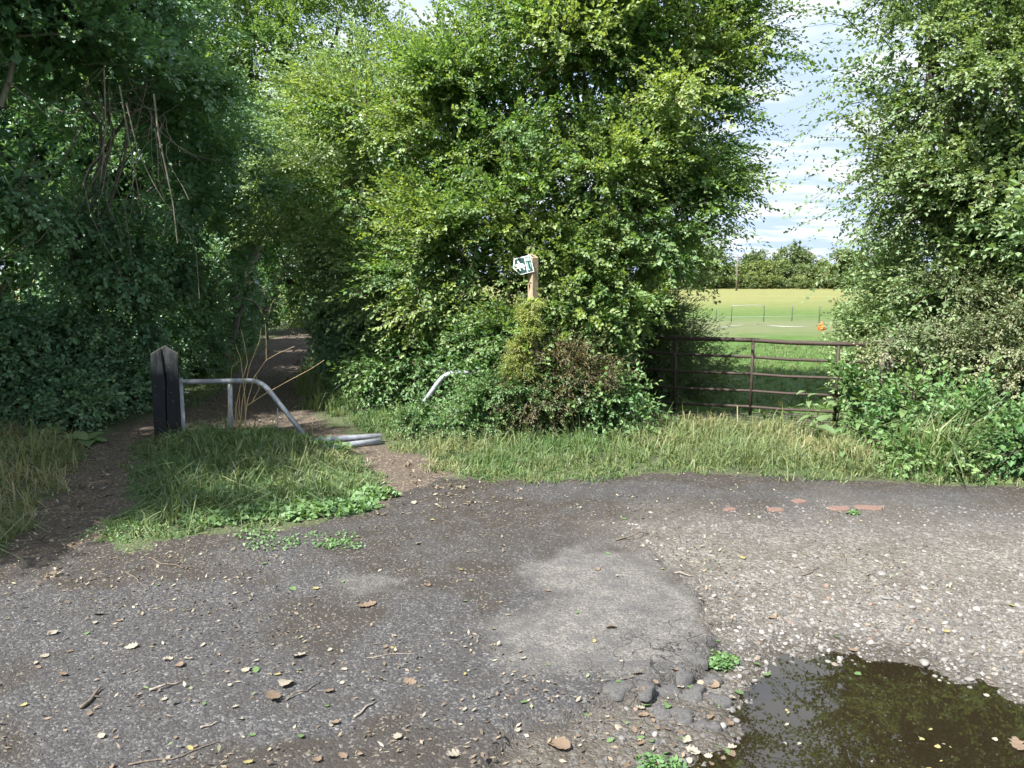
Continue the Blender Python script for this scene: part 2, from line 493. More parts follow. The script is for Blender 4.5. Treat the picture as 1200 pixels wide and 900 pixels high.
def tree(name, label, cat, base, masses, n, temps, mat, seed, group=None, trunk_r=0.12, limbs=True, bark='bark', stems=1,
         sub_limbs=10, crown_name='crown', extra=None, **kw):
    rng = np.random.RandomState(seed)
    root = empty(name, base, label, cat, group)
    fol = Foliage()
    subs = crown(rng, masses, n, temps, fol, **kw)
    if extra: extra(rng, fol, subs)
    fol.build(crown_name, [MAT[mat], MAT['twig']], root)
    if limbs:
        base = np.asarray(base, float)
        cen = np.mean([m[0] for m in masses], axis=0)
        fork = base * 0.35 + cen * 0.65; fork[2] = min(fork[2], base[2] + max(0.4, 0.45 * (cen[2] - base[2])))
        trunks = []
        for s_ in range(stems):
            o = rng.randn(3) * 0.25 * (stems > 1); o[2] = 0
            b0 = base + o + np.array((0, 0, -0.1))
            p = wobble(b0, fork + o * 1.6, 9, 0.05, rng)
            trunks.append((p, np.linspace(trunk_r * 1.25, trunk_r * 0.75, 9)))
        for tk in trunks: link('trunk' if name.endswith('tree') else 'stem', tubes_mesh('trunk', [tk], MAT[bark], 9), root)
        lim = []
        for (c, r) in masses:
            e = c + rng.randn(3) * r * 0.15
            p = wobble(fork, e, 9, 0.07, rng, 0.06)
            if p[:, 2].min() < 0.02: p[:, 2] = np.maximum(p[:, 2], 0.02)
            lim.append((p, np.linspace(trunk_r * 0.62, trunk_r * 0.16, 9)))
            mine = [q for q in subs if np.allclose(masses[q[0]][0], c)]
            for q in mine[:sub_limbs]:
                k = rng.randint(4, 9)
                lim.append((wobble(p[k], q[1] + q[2] * q[3] * 0.7, 6, 0.10, rng, 0.05), np.linspace(trunk_r * 0.20, 0.005, 6)))
        link('branches', tubes_mesh('branches', lim, MAT[bark], 5), root)
    return root

# ------------------------------------------------------------------ the near ground
RNG = np.random.RandomState(3)
PUDDLE = gpoly([(812, 872), (838, 846), (862, 806), (893, 778), (905, 762), (960, 754), (1010, 757), (1060, 763), (1110, 778), (1165, 792),
                (1230, 812), (1330, 850), (1360, 960), (1200, 1010), (950, 1000), (830, 960)])
GRAVEL = gpoly([(700, 618), (762, 648), (803, 684), (829, 720), (838, 748), (822, 780), (785, 797), (740, 810), (690, 822), (610, 842), (570, 880), (540, 960),
                (1500, 960), (1700, 700), (1300, 600), (1000, 585), (840, 592)])
PALE = gpoly([(590, 660), (680, 645), (765, 650), (800, 684), (828, 722), (836, 750), (815, 778), (730, 795), (600, 780), (570, 730), (640, 700)])
PALE2 = gpoly([(388, 676), (440, 668), (476, 676), (462, 694), (410, 697)])
YARD = gpoly([(-900, 1600), (-700, 700), (-40, 668), (50, 655), (105, 640), (150, 645), (215, 632), (330, 622), (430, 600), (458, 580), (520, 562), (610, 562), (720, 555),
              (850, 556), (960, 562), (1090, 566), (1200, 570), (1500, 575), (2600, 700), (2600, 1600)])
PATH = gpoly([(-30, 690), (40, 600), (75, 560), (105, 530), (135, 505), (178, 490), (230, 480), (272, 446), (300, 418), (322, 396), (338, 384), (366, 384),
              (374, 396), (368, 415), (352, 440), (350, 470), (385, 500), (420, 515), (455, 522), (515, 545), (530, 562), (560, 600), (420, 600), (440, 565), (425, 535), (360, 512), (300, 502), (215, 505),
              (160, 535), (150, 570), (155, 600), (105, 634), (60, 690)])
ISLAND = gpoly([(158, 522), (195, 508), (240, 502), (330, 503), (395, 520), (430, 545), (450, 572), (425, 598), (330, 617), (225, 628), (150, 640), (108, 634), (150, 600), (148, 560)])
VERGE = gpoly([(385, 478), (420, 488), (470, 478), (560, 480), (700, 482), (760, 492), (860, 500), (950, 506), (1010, 520), (1040, 545), (1010, 560), (930, 558),
               (850, 552), (720, 552), (610, 562), (525, 552), (462, 522), (420, 506)])
BANK_L = gpoly([(-300, 520), (0, 508), (70, 512), (85, 540), (65, 580), (35, 620), (-20, 660), (-260, 690)])

def height(x, y):
    x, y = np.asarray(x, float), np.asarray(y, float)
    lo = sstep(0.2, -0.9, poly_sd(x, y, PUDDLE))
    h = (fbm(x, y, 0.8, 1) - 0.5) * 0.05 * lo + (fbm(x, y, 4.0, 2) - 0.5) * 0.016 + (fbm(x, y, 18.0, 7, 3) - 0.5) * 0.010
    gsd = poly_sd(x, y, GRAVEL) + (fbm(x, y, 7, 4) - 0.5) * 0.10 + (fbm(x, y, 28, 8, 2) - 0.5) * 0.05
    near = 1 - sstep(4.2, 5.2, y)
    h = h - 0.035 * sstep(-0.008, 0.022, gsd) * near
    psd = poly_sd(x, y, PUDDLE) + (fbm(x, y, 6, 5) - 0.5) * 0.30 + (fbm(x, y, 25, 6, 2) - 0.5) * 0.10 + 0.02
    h = h - 0.075 * sstep(-0.10, 0.35, psd)
    return h
WATER_Z = -0.052

Y_SPLIT = 7.0
def grid(xs, ys):
    GX, GY = np.meshgrid(xs, ys)
    nodes = np.stack([GX, GY, height(GX, GY)], -1)
    cx_, cy_ = (GX[:-1, :-1] + GX[1:, 1:]) / 2, (GY[:-1, :-1] + GY[1:, 1:]) / 2
    e_n = (fbm(cx_, cy_, 5, 9) - 0.5) * 0.35
    iy = (poly_sd(cx_, cy_, YARD) + e_n) > 0
    ip = ((poly_sd(cx_, cy_, PATH) + e_n * 0.8) > 0) & ~iy
    ids = np.arange(GX.size).reshape(GX.shape)
    qf = np.stack([ids[:-1, :-1], ids[:-1, 1:], ids[1:, 1:], ids[1:, :-1]], -1)
    return nodes.reshape(-1, 3), qf, iy, ip, ~iy & ~ip, cx_, cy_
ys = [-4.0]
while ys[-1] < Y_SPLIT - 0.02:
    y_ = ys[-1]
    ys.append(min(Y_SPLIT, y_ + (0.14 if y_ < 1.6 else 0.017 if y_ < 3.4 else 0.022 if y_ < 4.6 else 0.045)))
GRIDS = [grid(np.concatenate([np.arange(-14, -6, 0.25), np.arange(-6, -3.2, 0.06), np.arange(-3.2, 3.6, 0.022), np.arange(3.6, 5, 0.06), np.arange(5, 14.2, 0.25)]), np.array(ys)),
         grid(np.concatenate([np.arange(-14, -6.5, 0.25), np.arange(-6.5, 6, 0.10), np.arange(6, 14.2, 0.25)]), np.concatenate([np.arange(Y_SPLIT, 11, 0.10), np.arange(11, 30.1, 0.22)]))]

def masks(x, y):
    soft = sstep(3.8, 4.8, y)
    g = sstep(-0.03 - 0.5 * soft, 0.10 + 0.4 * soft, poly_sd(x, y, GRAVEL) + (fbm(x, y, 5, 4) - 0.5) * 0.3 + (fbm(x, y, 1.5, 24) - 0.5) * 0.9 * soft)
    g = g * (0.45 + 0.55 * sstep(5.6, 4.4, y))
    pale = np.maximum(sstep(-0.10, 0.16, poly_sd(x, y, PALE) + (fbm(x, y, 4, 14) - 0.5) * 0.35), 0.8 * sstep(-0.03, 0.08, poly_sd(x, y, PALE2) + (fbm(x, y, 9, 15) - 0.5) * 0.15))
    pale = pale * (1 - g)
    ysd = poly_sd(x, y, YARD)
    soil = np.clip(sstep(0.55, 0.05, ysd + (fbm(x, y, 2.2, 21) - 0.5) * 0.9) + 0.9 * sstep(0.50, 0.62, fbm(x, y, 1.6, 22)) * (1 - pale), 0, 1)
    soil = np.maximum(soil, 0.9 * np.exp(-(((x - 0.2) / 1.5) ** 2 + ((y - 5.15) / 0.55) ** 2)) * (1 - pale))
    soil = soil * (1 - 0.8 * g)
    wet = sstep(-0.30, -0.03, poly_sd(x, y, PUDDLE) + (fbm(x, y, 4, 25) - 0.5) * 0.35)
    rub = sstep(-0.02, 0.05, poly_sd(x, y, GRAVEL)) * np.maximum(sstep(0.30, 0.05, poly_sd(x, y, GRAVEL) + (fbm(x, y, 5, 27) - 0.5) * 0.3), sstep(1.05, 0.75, x + (fbm(x, y, 4, 28) - 0.5) * 0.3)) * sstep(4.3, 3.6, y)
    wet = np.maximum(wet, 0.85 * rub * (0.55 + 0.6 * fbm(x, y, 9, 29)))
    return g, pale, soil, wet

# --- ground materials
def yard_material():
    k = NT('yard_surface')
    pos = k.n('ShaderNodeNewGeometry').outputs['Position']
    g, pale, soil, wet = (k.attr(a) for a in ('gravel', 'pale', 'soil', 'wet'))
    warp = k.n('ShaderNodeTexNoise', ins={'Vector': pos, 'Scale': 60.0, 'Detail': 2}).outputs['Color']
    wv = k.n('ShaderNodeVectorMath', operation='SCALE', ins={0: warp, 'Scale': 0.012}).outputs[0]
    pv = k.n('ShaderNodeVectorMath', operation='ADD', ins={0: pos, 1: wv}).outputs[0]
    v1 = k.n('ShaderNodeTexVoronoi', ins={'Vector': pv, 'Scale': 95.0})
    v2 = k.n('ShaderNodeTexVoronoi', ins={'Vector': pv, 'Scale': 42.0})
    v1c = k.n('ShaderNodeSeparateColor', ins={0: v1.outputs['Color']}).outputs
    v2c = k.n('ShaderNodeSeparateColor', ins={0: v2.outputs['Color']}).outputs
    big = k.noise(pos, 1.1, 4); mid = k.noise(pos, 6.0, 5, 0.65); fine = k.noise(pos, 140, 3, 0.7)
    # dark tarmac with exposed stone chips, kept darker to stand in for open shade
    tar = k.ramp(v1c[0], [(0.0, (0.027, 0.026, 0.028)), (0.5, (0.046, 0.045, 0.047)), (0.78, (0.070, 0.069, 0.069)), (0.94, (0.108, 0.105, 0.10)), (1.0, (0.18, 0.172, 0.162))])
    tar = k.mix(k.ramp(mid, [(0.35, (0, 0, 0)), (0.7, (0.75, 0.75, 0.75))]), tar, (0.036, 0.033, 0.031))
    palec = k.ramp(v1c[1], [(0.0, (0.078, 0.074, 0.068)), (0.6, (0.12, 0.114, 0.104)), (1.0, (0.175, 0.166, 0.152))])
    palec = k.mix(k.ramp(mid, [(0.42, (0, 0, 0)), (0.72, (1, 1, 1))]), palec, (0.062, 0.061, 0.062))
    grc = k.ramp(v2c[0], [(0.0, (0.055, 0.048, 0.040)), (0.4, (0.098, 0.089, 0.076)), (0.8, (0.16, 0.148, 0.13)), (1.0, (0.26, 0.245, 0.22))])
    grf = k.ramp(v1c[2], [(0.0, (0.06, 0.052, 0.043)), (0.6, (0.12, 0.11, 0.096)), (1.0, (0.25, 0.235, 0.215))])
    grc = k.mix(k.ramp(fine, [(0.45, (0, 0, 0)), (0.55, (1, 1, 1))]), grc, grf)
    soilc = k.ramp(fine, [(0.3, (0.018, 0.015, 0.012)), (0.7, (0.042, 0.035, 0.028))])
    soilc = k.mix(k.ramp(v1c[2], [(0.90, (0, 0, 0)), (0.96, (0.7, 0.7, 0.7))]), soilc, (0.2, 0.17, 0.13))
    pj = k.math('MULTIPLY', pale, k.ramp(big, [(0.3, (0.75,) * 3), (0.6, (1,) * 3)]))
    c = k.mix(pj, tar, palec)
    sj = k.math('MULTIPLY', soil, k.ramp(mid, [(0.30, (0.35,) * 3), (0.55, (0.95,) * 3)]))
    c = k.mix(sj, c, soilc)
    grc = k.mix(k.ramp(k.noise(pos, 2.3, 5, 0.6), [(0.42, (0, 0, 0)), (0.62, (0.65, 0.65, 0.65))]), grc, k.mix(fine, (0.055, 0.046, 0.036), (0.105, 0.09, 0.072)))
    c = k.mix(g, c, grc)
    c = k.mix(k.math('MULTIPLY', wet, 0.72), c, (0.040, 0.034, 0.026))
    # cracks in the pale patch, towards its broken edge
    crk = k.n('ShaderNodeTexVoronoi', feature='DISTANCE_TO_EDGE', ins={'Vector': k.n('ShaderNodeVectorMath', operation='ADD', ins={0: pos, 1: k.n('ShaderNodeVectorMath', operation='SCALE', ins={0: k.n('ShaderNodeTexNoise', ins={'Vector': pos, 'Scale': 9.0, 'Detail': 4}).outputs['Color'], 'Scale': 0.22}).outputs[0]}).outputs[0], 'Scale': 6.5}).outputs['Distance']
    crm = k.math('MULTIPLY', k.ramp(crk, [(0.006, (1, 1, 1)), (0.026, (0, 0, 0))]), k.math('MULTIPLY', k.attr('crack'), k.ramp(mid, [(0.40, (0, 0, 0)), (0.5, (1, 1, 1))])))
    c = k.mix(crm, c, (0.02, 0.018, 0.016))
    h = k.math('ADD', k.math('MULTIPLY', v1.outputs['Distance'], -0.55), k.math('MULTIPLY', fine, 0.25))
    h = k.math('ADD', h, k.math('MULTIPLY', k.math('MULTIPLY', v2.outputs['Distance'], g), -1.1))
    h = k.math('ADD', h, k.math('MULTIPLY', crm, -1.2))
    rough = k.math('SUBTRACT', 0.92, k.math('MULTIPLY', wet, 0.45))
    return k.out(k.principled(**{'Base Color': c, 'Roughness': rough, 'Specular IOR Level': 0.35, 'Normal': k.bump(h, 0.75, 0.012)}))
def soil_material(name, c1, c2, chips, grassy=None):
    k = NT(name)
    pos = k.n('ShaderNodeNewGeometry').outputs['Position']
    fine = k.noise(pos, 55, 5, 0.7); mid = k.noise(pos, 3.0, 4)
    v = k.n('ShaderNodeTexVoronoi', ins={'Vector': pos, 'Scale': 70.0})
    vc = k.n('ShaderNodeSeparateColor', ins={0: v.outputs['Color']}).outputs
    c = k.ramp(fine, [(0.3, c1), (0.7, c2)])
    if grassy: c = k.mix(k.ramp(mid, [(0.35, (0, 0, 0)), (0.65, (1, 1, 1))]), c, grassy)
    c = k.mix(k.ramp(vc[0], [(0.88, (0, 0, 0)), (0.93, (0.8, 0.8, 0.8))]), c, chips)
    h = k.math('ADD', fine, k.math('MULTIPLY', v.outputs['Distance'], -0.5))
    return k.out(k.principled(**{'Base Color': c, 'Roughness': 0.95, 'Normal': k.bump(h, 0.8, 0.02)}))
MAT['yard'] = yard_material()
MAT['path'] = soil_material('path_soil', (0.045, 0.034, 0.025), (0.115, 0.090, 0.068), (0.27, 0.21, 0.14))
MAT['verge'] = soil_material('verge_soil', (0.035, 0.038, 0.018), (0.070, 0.070, 0.034), (0.16, 0.14, 0.08), (0.055, 0.085, 0.028))

def sheet(name, which, mat, attrs=None, dz=0.0, extra=None):
    VV, FF, off = [], [], 0
    for g_ in GRIDS:
        mk = g_[which]
        if extra is not None: mk = mk & extra(g_[5], g_[6])
        F_ = g_[1][mk]
        if not len(F_): continue
        used, inv_ = np.unique(F_.ravel(), return_inverse=True)
        VV.append(g_[0][used]); FF.append(inv_.reshape(-1, 4) + off); off += len(used)
    V = np.vstack(VV); V[:, 2] += dz; inv = np.vstack(FF)
    va = None
    if attrs is not None:
        g, pale, soil, wet = masks(V[:, 0], V[:, 1])
        crack = sstep(0.55, 0.12, poly_sd(V[:, 0], V[:, 1], PALE)) * sstep(4.0, 3.3, V[:, 1]) * sstep(0.25, 0.6, V[:, 0]) * (1 - g)
        va = {'gravel': g, 'pale': pale, 'soil': soil, 'wet': wet, 'crack': crack}
    me = mesh_np(name, V, inv.reshape(-1, 4), [mat], smooth=True, vattrs=va)
    o = link(name, me); tag(o, kind='structure')
    return o
sheet('yard', 2, MAT['yard'], True)
sheet('footpath', 3, MAT['path'])
sheet('verge_ground', 4, MAT['verge'], extra=lambda cx_, cy_: ~((cy_ > 9.6) & (cx_ > 0.6)))

# --- the field beyond the gate: one sheet to the horizon
def field_material():
    k = NT('field_grass')
    pos = k.n('ShaderNodeNewGeometry').outputs['Position']
    sx = k.n('ShaderNodeSeparateXYZ', ins={0: pos}).outputs
    big = k.noise(k.n('ShaderNodeMapping', ins={'Vector': pos, 'Scale': (0.5, 1, 1)}).outputs[0], 0.12, 4)
    mid = k.noise(k.n('ShaderNodeMapping', ins={'Vector': pos, 'Scale': (0.6, 1, 1)}).outputs[0], 1.2, 5, 0.6)
    fine = k.noise(pos, 22, 4, 0.7)
    near = k.ramp(fine, [(0.3, (0.050, 0.105, 0.020)), (0.7, (0.105, 0.175, 0.038))])
    hay = k.ramp(mid, [(0.3, (0.13, 0.15, 0.05)), (0.55, (0.18, 0.18, 0.068)), (0.75, (0.23, 0.21, 0.08))])
    hay = k.mix(k.ramp(big, [(0.4, (0, 0, 0)), (0.7, (0.5, 0.5, 0.5))]), hay, (0.25, 0.215, 0.085))
    tuft = k.noise(k.n('ShaderNodeMapping', ins={'Vector': pos, 'Scale': (0.7, 1, 1)}).outputs[0], 4.5, 6, 0.7)
    hay = k.mix(k.ramp(tuft, [(0.40, (0.55, 0.55, 0.55)), (0.60, (0, 0, 0))]), hay, (0.10, 0.12, 0.035))
    near = k.mix(k.ramp(tuft, [(0.45, (0.6, 0.6, 0.6)), (0.62, (0, 0, 0))]), near, (0.045, 0.085, 0.018))
    worn = (0.15, 0.145, 0.085)
    yy = k.math('ADD', sx['Y'], k.math('MULTIPLY', k.math('SUBTRACT', mid, 0.5), 10.0))
    far = k.n('ShaderNodeMapRange', ins={0: yy, 1: 34.0, 2: 58.0}).outputs[0]
    w1 = k.n('ShaderNodeMapRange', ins={0: yy, 1: 21.0, 2: 25.0}).outputs[0]
    w2 = k.n('ShaderNodeMapRange', ins={0: yy, 1: 36.0, 2: 30.0}).outputs[0]
    c = k.mix(k.math('MULTIPLY', k.math('MULTIPLY', w1, w2), 0.6), near, worn)
    c = k.mix(far, c, hay)
    return k.out(k.principled(**{'Base Color': c, 'Roughness': 0.95, 'Specular IOR Level': 0.2, 'Normal': k.bump(fine, 0.7, 0.06)}))
MAT['field'] = field_material()
fx = np.concatenate([[-1500, -600, -250, -120], np.linspace(-80, 120, 60), [250, 600, 1500]])
fy = np.concatenate([[-600, -200, -60, -20], np.linspace(-10, 60, 60), np.linspace(66, 160, 20), [250, 600, 1500]])
FX, FY = np.meshgrid(fx, fy)
FZ = -0.16 + 0.10 * sstep(26, 34, FY) + (fbm(FX, FY, 0.15, 33) - 0.5) * 0.12 * sstep(30, 36, FY)
fid = np.arange(FX.size).reshape(FX.shape)
fF = np.stack([fid[:-1, :-1], fid[:-1, 1:], fid[1:, 1:], fid[1:, :-1]], -1).reshape(-1, 4)
tag(link('field', mesh_np('field', np.stack([FX, FY, FZ], -1).reshape(-1, 3), fF, [MAT['field']], smooth=True)), kind='structure')
# mown strip of field just behind the gate, on the near ground
sheet('paddock', 4, MAT['field'], extra=lambda cx_, cy_: (cy_ > 9.6) & (cx_ > 0.6))

# --- puddle
def water_material():
    k = NT('puddle_water')
    geo = k.n('ShaderNodeNewGeometry').outputs['Position']
    rip = k.noise(geo, 5.0, 2)
    nb = k.bump(rip, 0.02, 0.01)
    fr = k.n('ShaderNodeFresnel', ins={'IOR': 1.8, 'Normal': nb}).outputs[0]
    tr = k.n('ShaderNodeBsdfTransparent', ins={'Color': (0.66, 0.58, 0.45, 1)}).outputs[0]
    gl = k.n('ShaderNodeBsdfGlossy', ins={'Roughness': 0.012, 'Color': (1, 1, 1, 1), 'Normal': nb}).outputs[0]
    silt = k.n('ShaderNodeBsdfDiffuse', ins={'Color': (0.050, 0.038, 0.021, 1)}).outputs[0]
    body = k.n('ShaderNodeMixShader', ins={0: 0.26, 1: tr, 2: silt}).outputs[0]
    return k.out(k.n('ShaderNodeMixShader', ins={0: fr, 1: body, 2: gl}).outputs[0])
MAT['water'] = water_material()
pp = np.array(PUDDLE); pc = pp.mean(0)
pe = pc + (pp - pc) * 1.12
bm = bmesh.new()
bm.faces.new([bm.verts.new((x, y, WATER_Z)) for x, y in pe])
bm.normal_update()
for f_ in bm.faces:
    if f_.normal.z < 0: f_.normal_flip()
me = bpy.data.meshes.new('puddle_water'); bm.to_mesh(me); bm.free(); me.materials.append(MAT['water'])
tag(link('puddle_water', me), kind='structure')

def gz(x, y): return float(height(np.array([x]), np.array([y]))[0])

# ------------------------------------------------------------------ simple materials
def plain(name, c1, c2, scale=30, rough=0.6, metal=0.0, bump=0.2):
    k = NT(name)
    pos = k.n('ShaderNodeNewGeometry').outputs['Position']
    f = k.noise(pos, scale, 5, 0.65)
    return k.out(k.principled(**{'Base Color': k.ramp(f, [(0.3, c1), (0.7, c2)]), 'Roughness': rough, 'Metallic': metal, 'Normal': k.bump(f, bump, 0.004)}))
MAT['galv'] = plain('galvanised_steel', (0.20, 0.215, 0.235), (0.40, 0.42, 0.455), 28, 0.55, 0.2, 0.25)
MAT['rust'] = plain('rusty_brown_steel', (0.022, 0.015, 0.011), (0.055, 0.036, 0.026), 35, 0.75, 0.1, 0.3)
MAT['signwood'] = plain('sawn_post_wood', (0.22, 0.17, 0.11), (0.36, 0.29, 0.20), 25, 0.85, 0.0, 0.4)
MAT['white'] = plain('white_paint', (0.72, 0.74, 0.74), (0.82, 0.83, 0.83), 40, 0.5)
MAT['signgreen'] = plain('dark_green_paint', (0.010, 0.045, 0.035), (0.018, 0.065, 0.050), 40, 0.45)
MAT['signpale'] = plain('faded_green_print', (0.22, 0.38, 0.34), (0.38, 0.52, 0.47), 90, 0.5)
MAT['orange'] = plain('orange_plastic', (0.75, 0.10, 0.012), (0.88, 0.17, 0.02), 20, 0.45)
MAT['brick'] = plain('worn_red_brick', (0.10, 0.062, 0.050), (0.175, 0.108, 0.086), 70, 0.9, 0, 0.5)
MAT['tarchunk'] = plain('broken_tarmac', (0.034, 0.034, 0.035), (0.092, 0.089, 0.085), 90, 0.9, 0, 0.8)
MAT['tape'] = plain('white_fence_tape', (0.26, 0.27, 0.25), (0.36, 0.36, 0.34), 10, 0.6)
MAT['fpost'] = plain('fence_post_plastic', (0.10, 0.11, 0.09), (0.16, 0.17, 0.14), 10, 0.6)
MAT['pole'] = plain('pole_wood', (0.11, 0.095, 0.08), (0.17, 0.15, 0.125), 5, 0.85)
def sleeper_mat():
    k = NT('charred_sleeper_wood')
    pos = k.n('ShaderNodeNewGeometry').outputs['Position']
    z = k.n('ShaderNodeSeparateXYZ', ins={0: pos}).outputs['Z']
    st = k.noise(k.n('ShaderNodeMapping', ins={'Vector': pos, 'Scale': (1, 1, 0.08)}).outputs[0], 45, 5, 0.7)
    bl = k.noise(pos, 7, 4)
    zz_ = k.math('ADD', z, k.math('MULTIPLY', k.math('SUBTRACT', bl, 0.5), 0.35))
    f = k.n('ShaderNodeMapRange', ins={0: zz_, 1: 0.66, 2: 0.92}).outputs[0]
    ch = k.ramp(st, [(0.35, (0.004, 0.004, 0.006)), (0.75, (0.012, 0.012, 0.016))])
    gr = k.ramp(st, [(0.35, (0.06, 0.056, 0.052)), (0.7, (0.28, 0.265, 0.245))])
    c = k.mix(f, ch, gr)
    sp_ = k.noise(pos, 22, 2)
    c = k.mix(k.ramp(sp_, [(0.70, (0, 0, 0)), (0.74, (0.5, 0.5, 0.5))]), c, (0.28, 0.27, 0.26))
    return k.out(k.principled(**{'Base Color': c, 'Roughness': 0.8, 'Normal': k.bump(st, 0.7, 0.008)}))
MAT['sleeper'] = sleeper_mat()
STONE_COL = {'dark grey': (0.08, 0.078, 0.075), 'grey': (0.16, 0.155, 0.148), 'pale grey': (0.25, 0.24, 0.225), 'tan': (0.20, 0.165, 0.125), 'off-white': (0.24, 0.232, 0.218), 'reddish brown': (0.17, 0.115, 0.088)}
def stone_mat(key, col):
    k = NT('gravel_stone_' + key.replace(' ', '_'))
    r = k.n('ShaderNodeObjectInfo').outputs['Random']
    pos = k.n('ShaderNodeNewGeometry').outputs['Position']
    f = k.noise(pos, 60, 4, 0.7)
    c = k.mix(r, tuple(v * 0.8 for v in col), tuple(v * 1.15 for v in col))
    c = k.mix(k.ramp(f, [(0.35, (0, 0, 0)), (0.8, (0.6, 0.6, 0.6))]), c, (0.11, 0.098, 0.085))
    return k.out(k.principled(**{'Base Color': c, 'Roughness': 0.8, 'Normal': k.bump(f, 0.3, 0.004)}))
for _k, _c in STONE_COL.items(): MAT['stone_' + _k] = stone_mat(_k, _c)
def grit_mat():
    k = NT('loose_grit')
    t = k.attr('tint')
    c = k.ramp(t, [(0.0, (0.045, 0.045, 0.048)), (0.4, (0.085, 0.082, 0.078)), (0.7, (0.135, 0.127, 0.116)), (0.92, (0.165, 0.157, 0.146)), (1.0, (0.21, 0.203, 0.19))])
    return k.out(k.principled(**{'Base Color': c, 'Roughness': 0.85}))
MAT['grit'] = grit_mat()
def litter_mat():
    k = NT('leaf_litter')
    t = k.attr('tint')
    c = k.ramp(t, [(0.0, (0.05, 0.036, 0.024)), (0.45, (0.11, 0.083, 0.055)), (0.75, (0.19, 0.15, 0.10)), (0.92, (0.29, 0.26, 0.20)), (1.0, (0.09, 0.14, 0.05))])
    return k.out(k.principled(**{'Base Color': c, 'Roughness': 0.8}))
MAT['litter'] = litter_mat()
def fallen(name, c1, c2):
    k = NT(name)
    co = k.n('ShaderNodeTexCoord').outputs['Object']
    f = k.noise(co, 40, 4, 0.6)
    c = k.ramp(f, [(0.3, c1), (0.7, c2)])
    d = k.principled(**{'Base Color': c, 'Roughness': 0.75})
    t = k.n('ShaderNodeBsdfTranslucent', ins={'Color': c}).outputs[0]
    return k.out(k.n('ShaderNodeMixShader', ins={0: 0.15, 1: d, 2: t}).outputs[0])
MAT['fl_pale'] = fallen('pale_dry_leaf', (0.19, 0.17, 0.13), (0.33, 0.30, 0.24))
MAT['fl_brown'] = fallen('brown_dry_leaf', (0.10, 0.068, 0.045), (0.21, 0.155, 0.105))
MAT['fl_green'] = fallen('green_fallen_leaf', (0.055, 0.11, 0.035), (0.12, 0.19, 0.07))
MAT['fl_yellow'] = fallen('yellow_fallen_leaf', (0.20, 0.175, 0.07), (0.28, 0.245, 0.10))

# ------------------------------------------------------------------ places kept clear of growth
sign_p = G(624, 506); SIGN_Y = sign_p[1]
def c_path(p):
    y = p[:, 1]
    m = (y > 7.2) & (y < 25.5) & (p[:, 2] < 2.1 + 0.02 * y)
    r = np.zeros(len(p), bool)
    if m.any(): r[m] = poly_sd(p[m, 0], p[m, 1], PATH) > -0.12
    return r
def c_yard(p):
    m = (p[:, 2] < 3.0) & (p[:, 1] < 9)
    r = np.zeros(len(p), bool)
    if m.any(): r[m] = poly_sd(p[m, 0], p[m, 1], YARD) > -0.05
    return r
def c_sign(p):                                 # the finger of the sign and the top of its post stay free in front
    px, py, dep = proj(p)
    return (np.abs(p[:, 0] - sign_p[0] + 0.05) < 0.22) & (p[:, 2] > 1.47) & (p[:, 2] < 2.02) & (p[:, 1] < SIGN_Y + 0.15)
gate_a, gate_b = G(745, 482), G(1003, 507)
def c_gate(p):                                 # swing of the gate, and the view through it into the field
    t = (p[:, 0] - gate_a[0]) / (gate_b[0] - gate_a[0])
    yl = gate_a[1] + t * (gate_b[1] - gate_a[1])
    return (t > 0.02) & (t < 0.93) & (p[:, 1] - yl > np.where(t > 0.82, -0.25, -2.0)) & (p[:, 1] - yl < 0.7) & (p[:, 2] < 1.6)
fleck = [(G(348, 411), 0.42), (G(345, 396), 0.50), (G(170, 625), 0.32), (G(200, 622), 0.20), (G(300, 668), 0.12)]
SD = np.array(sun_dir)
def c_sun(p):                                  # gaps in the canopy where the sun gets down to the path and the grass
    r = np.zeros(len(p), bool)
    for c, rad in fleck:
        q = p - c
        t = q @ SD
        d = np.linalg.norm(q - t[:, None] * SD, axis=1)
        r |= (t > 0.3) & (d < rad)
    return r
def c_barrier(p):                              # the bend of the swallowed barrier still peeps out
    c = P(519, 443, YB2)
    return (np.abs(p[:, 0] - c[0]) < 0.13) & (np.abs(p[:, 2] - c[2]) < 0.11) & (p[:, 1] < YB2 + 0.1)
YB2 = G(197.5, 513)[1] + 0.25
CULLS[:] = [c_barrier, c_path, c_yard, c_sign, c_gate, c_sun]

# ------------------------------------------------------------------ barriers, post, sign, gate
# sleeper post
sb = G(197.5, 513); sb[2] = gz(sb[0], sb[1])
root = empty('sleeper_post', sb, 'charred black timber sleeper post with pointed top beside the metal barrier', 'post')
bm = bmesh.new()
W2, T2, HT = 0.132, 0.065, 0.985
prof = [(-W2, -0.25), (W2, -0.25), (W2, HT - 0.085), (0.012, HT), (-W2, HT - 0.085)]
def prism(bm, prof, y0, y1, ox=0, oz=0):
    a = [bm.verts.new((x + ox, y0, z + oz)) for x, z in prof]; b = [bm.verts.new((x + ox, y1, z + oz)) for x, z in prof]
    n = len(prof)
    bm.faces.new(a); bm.faces.new(b[::-1])
    for i in range(n): bm.faces.new((a[i], b[i], b[(i + 1) % n], a[(i + 1) % n]))
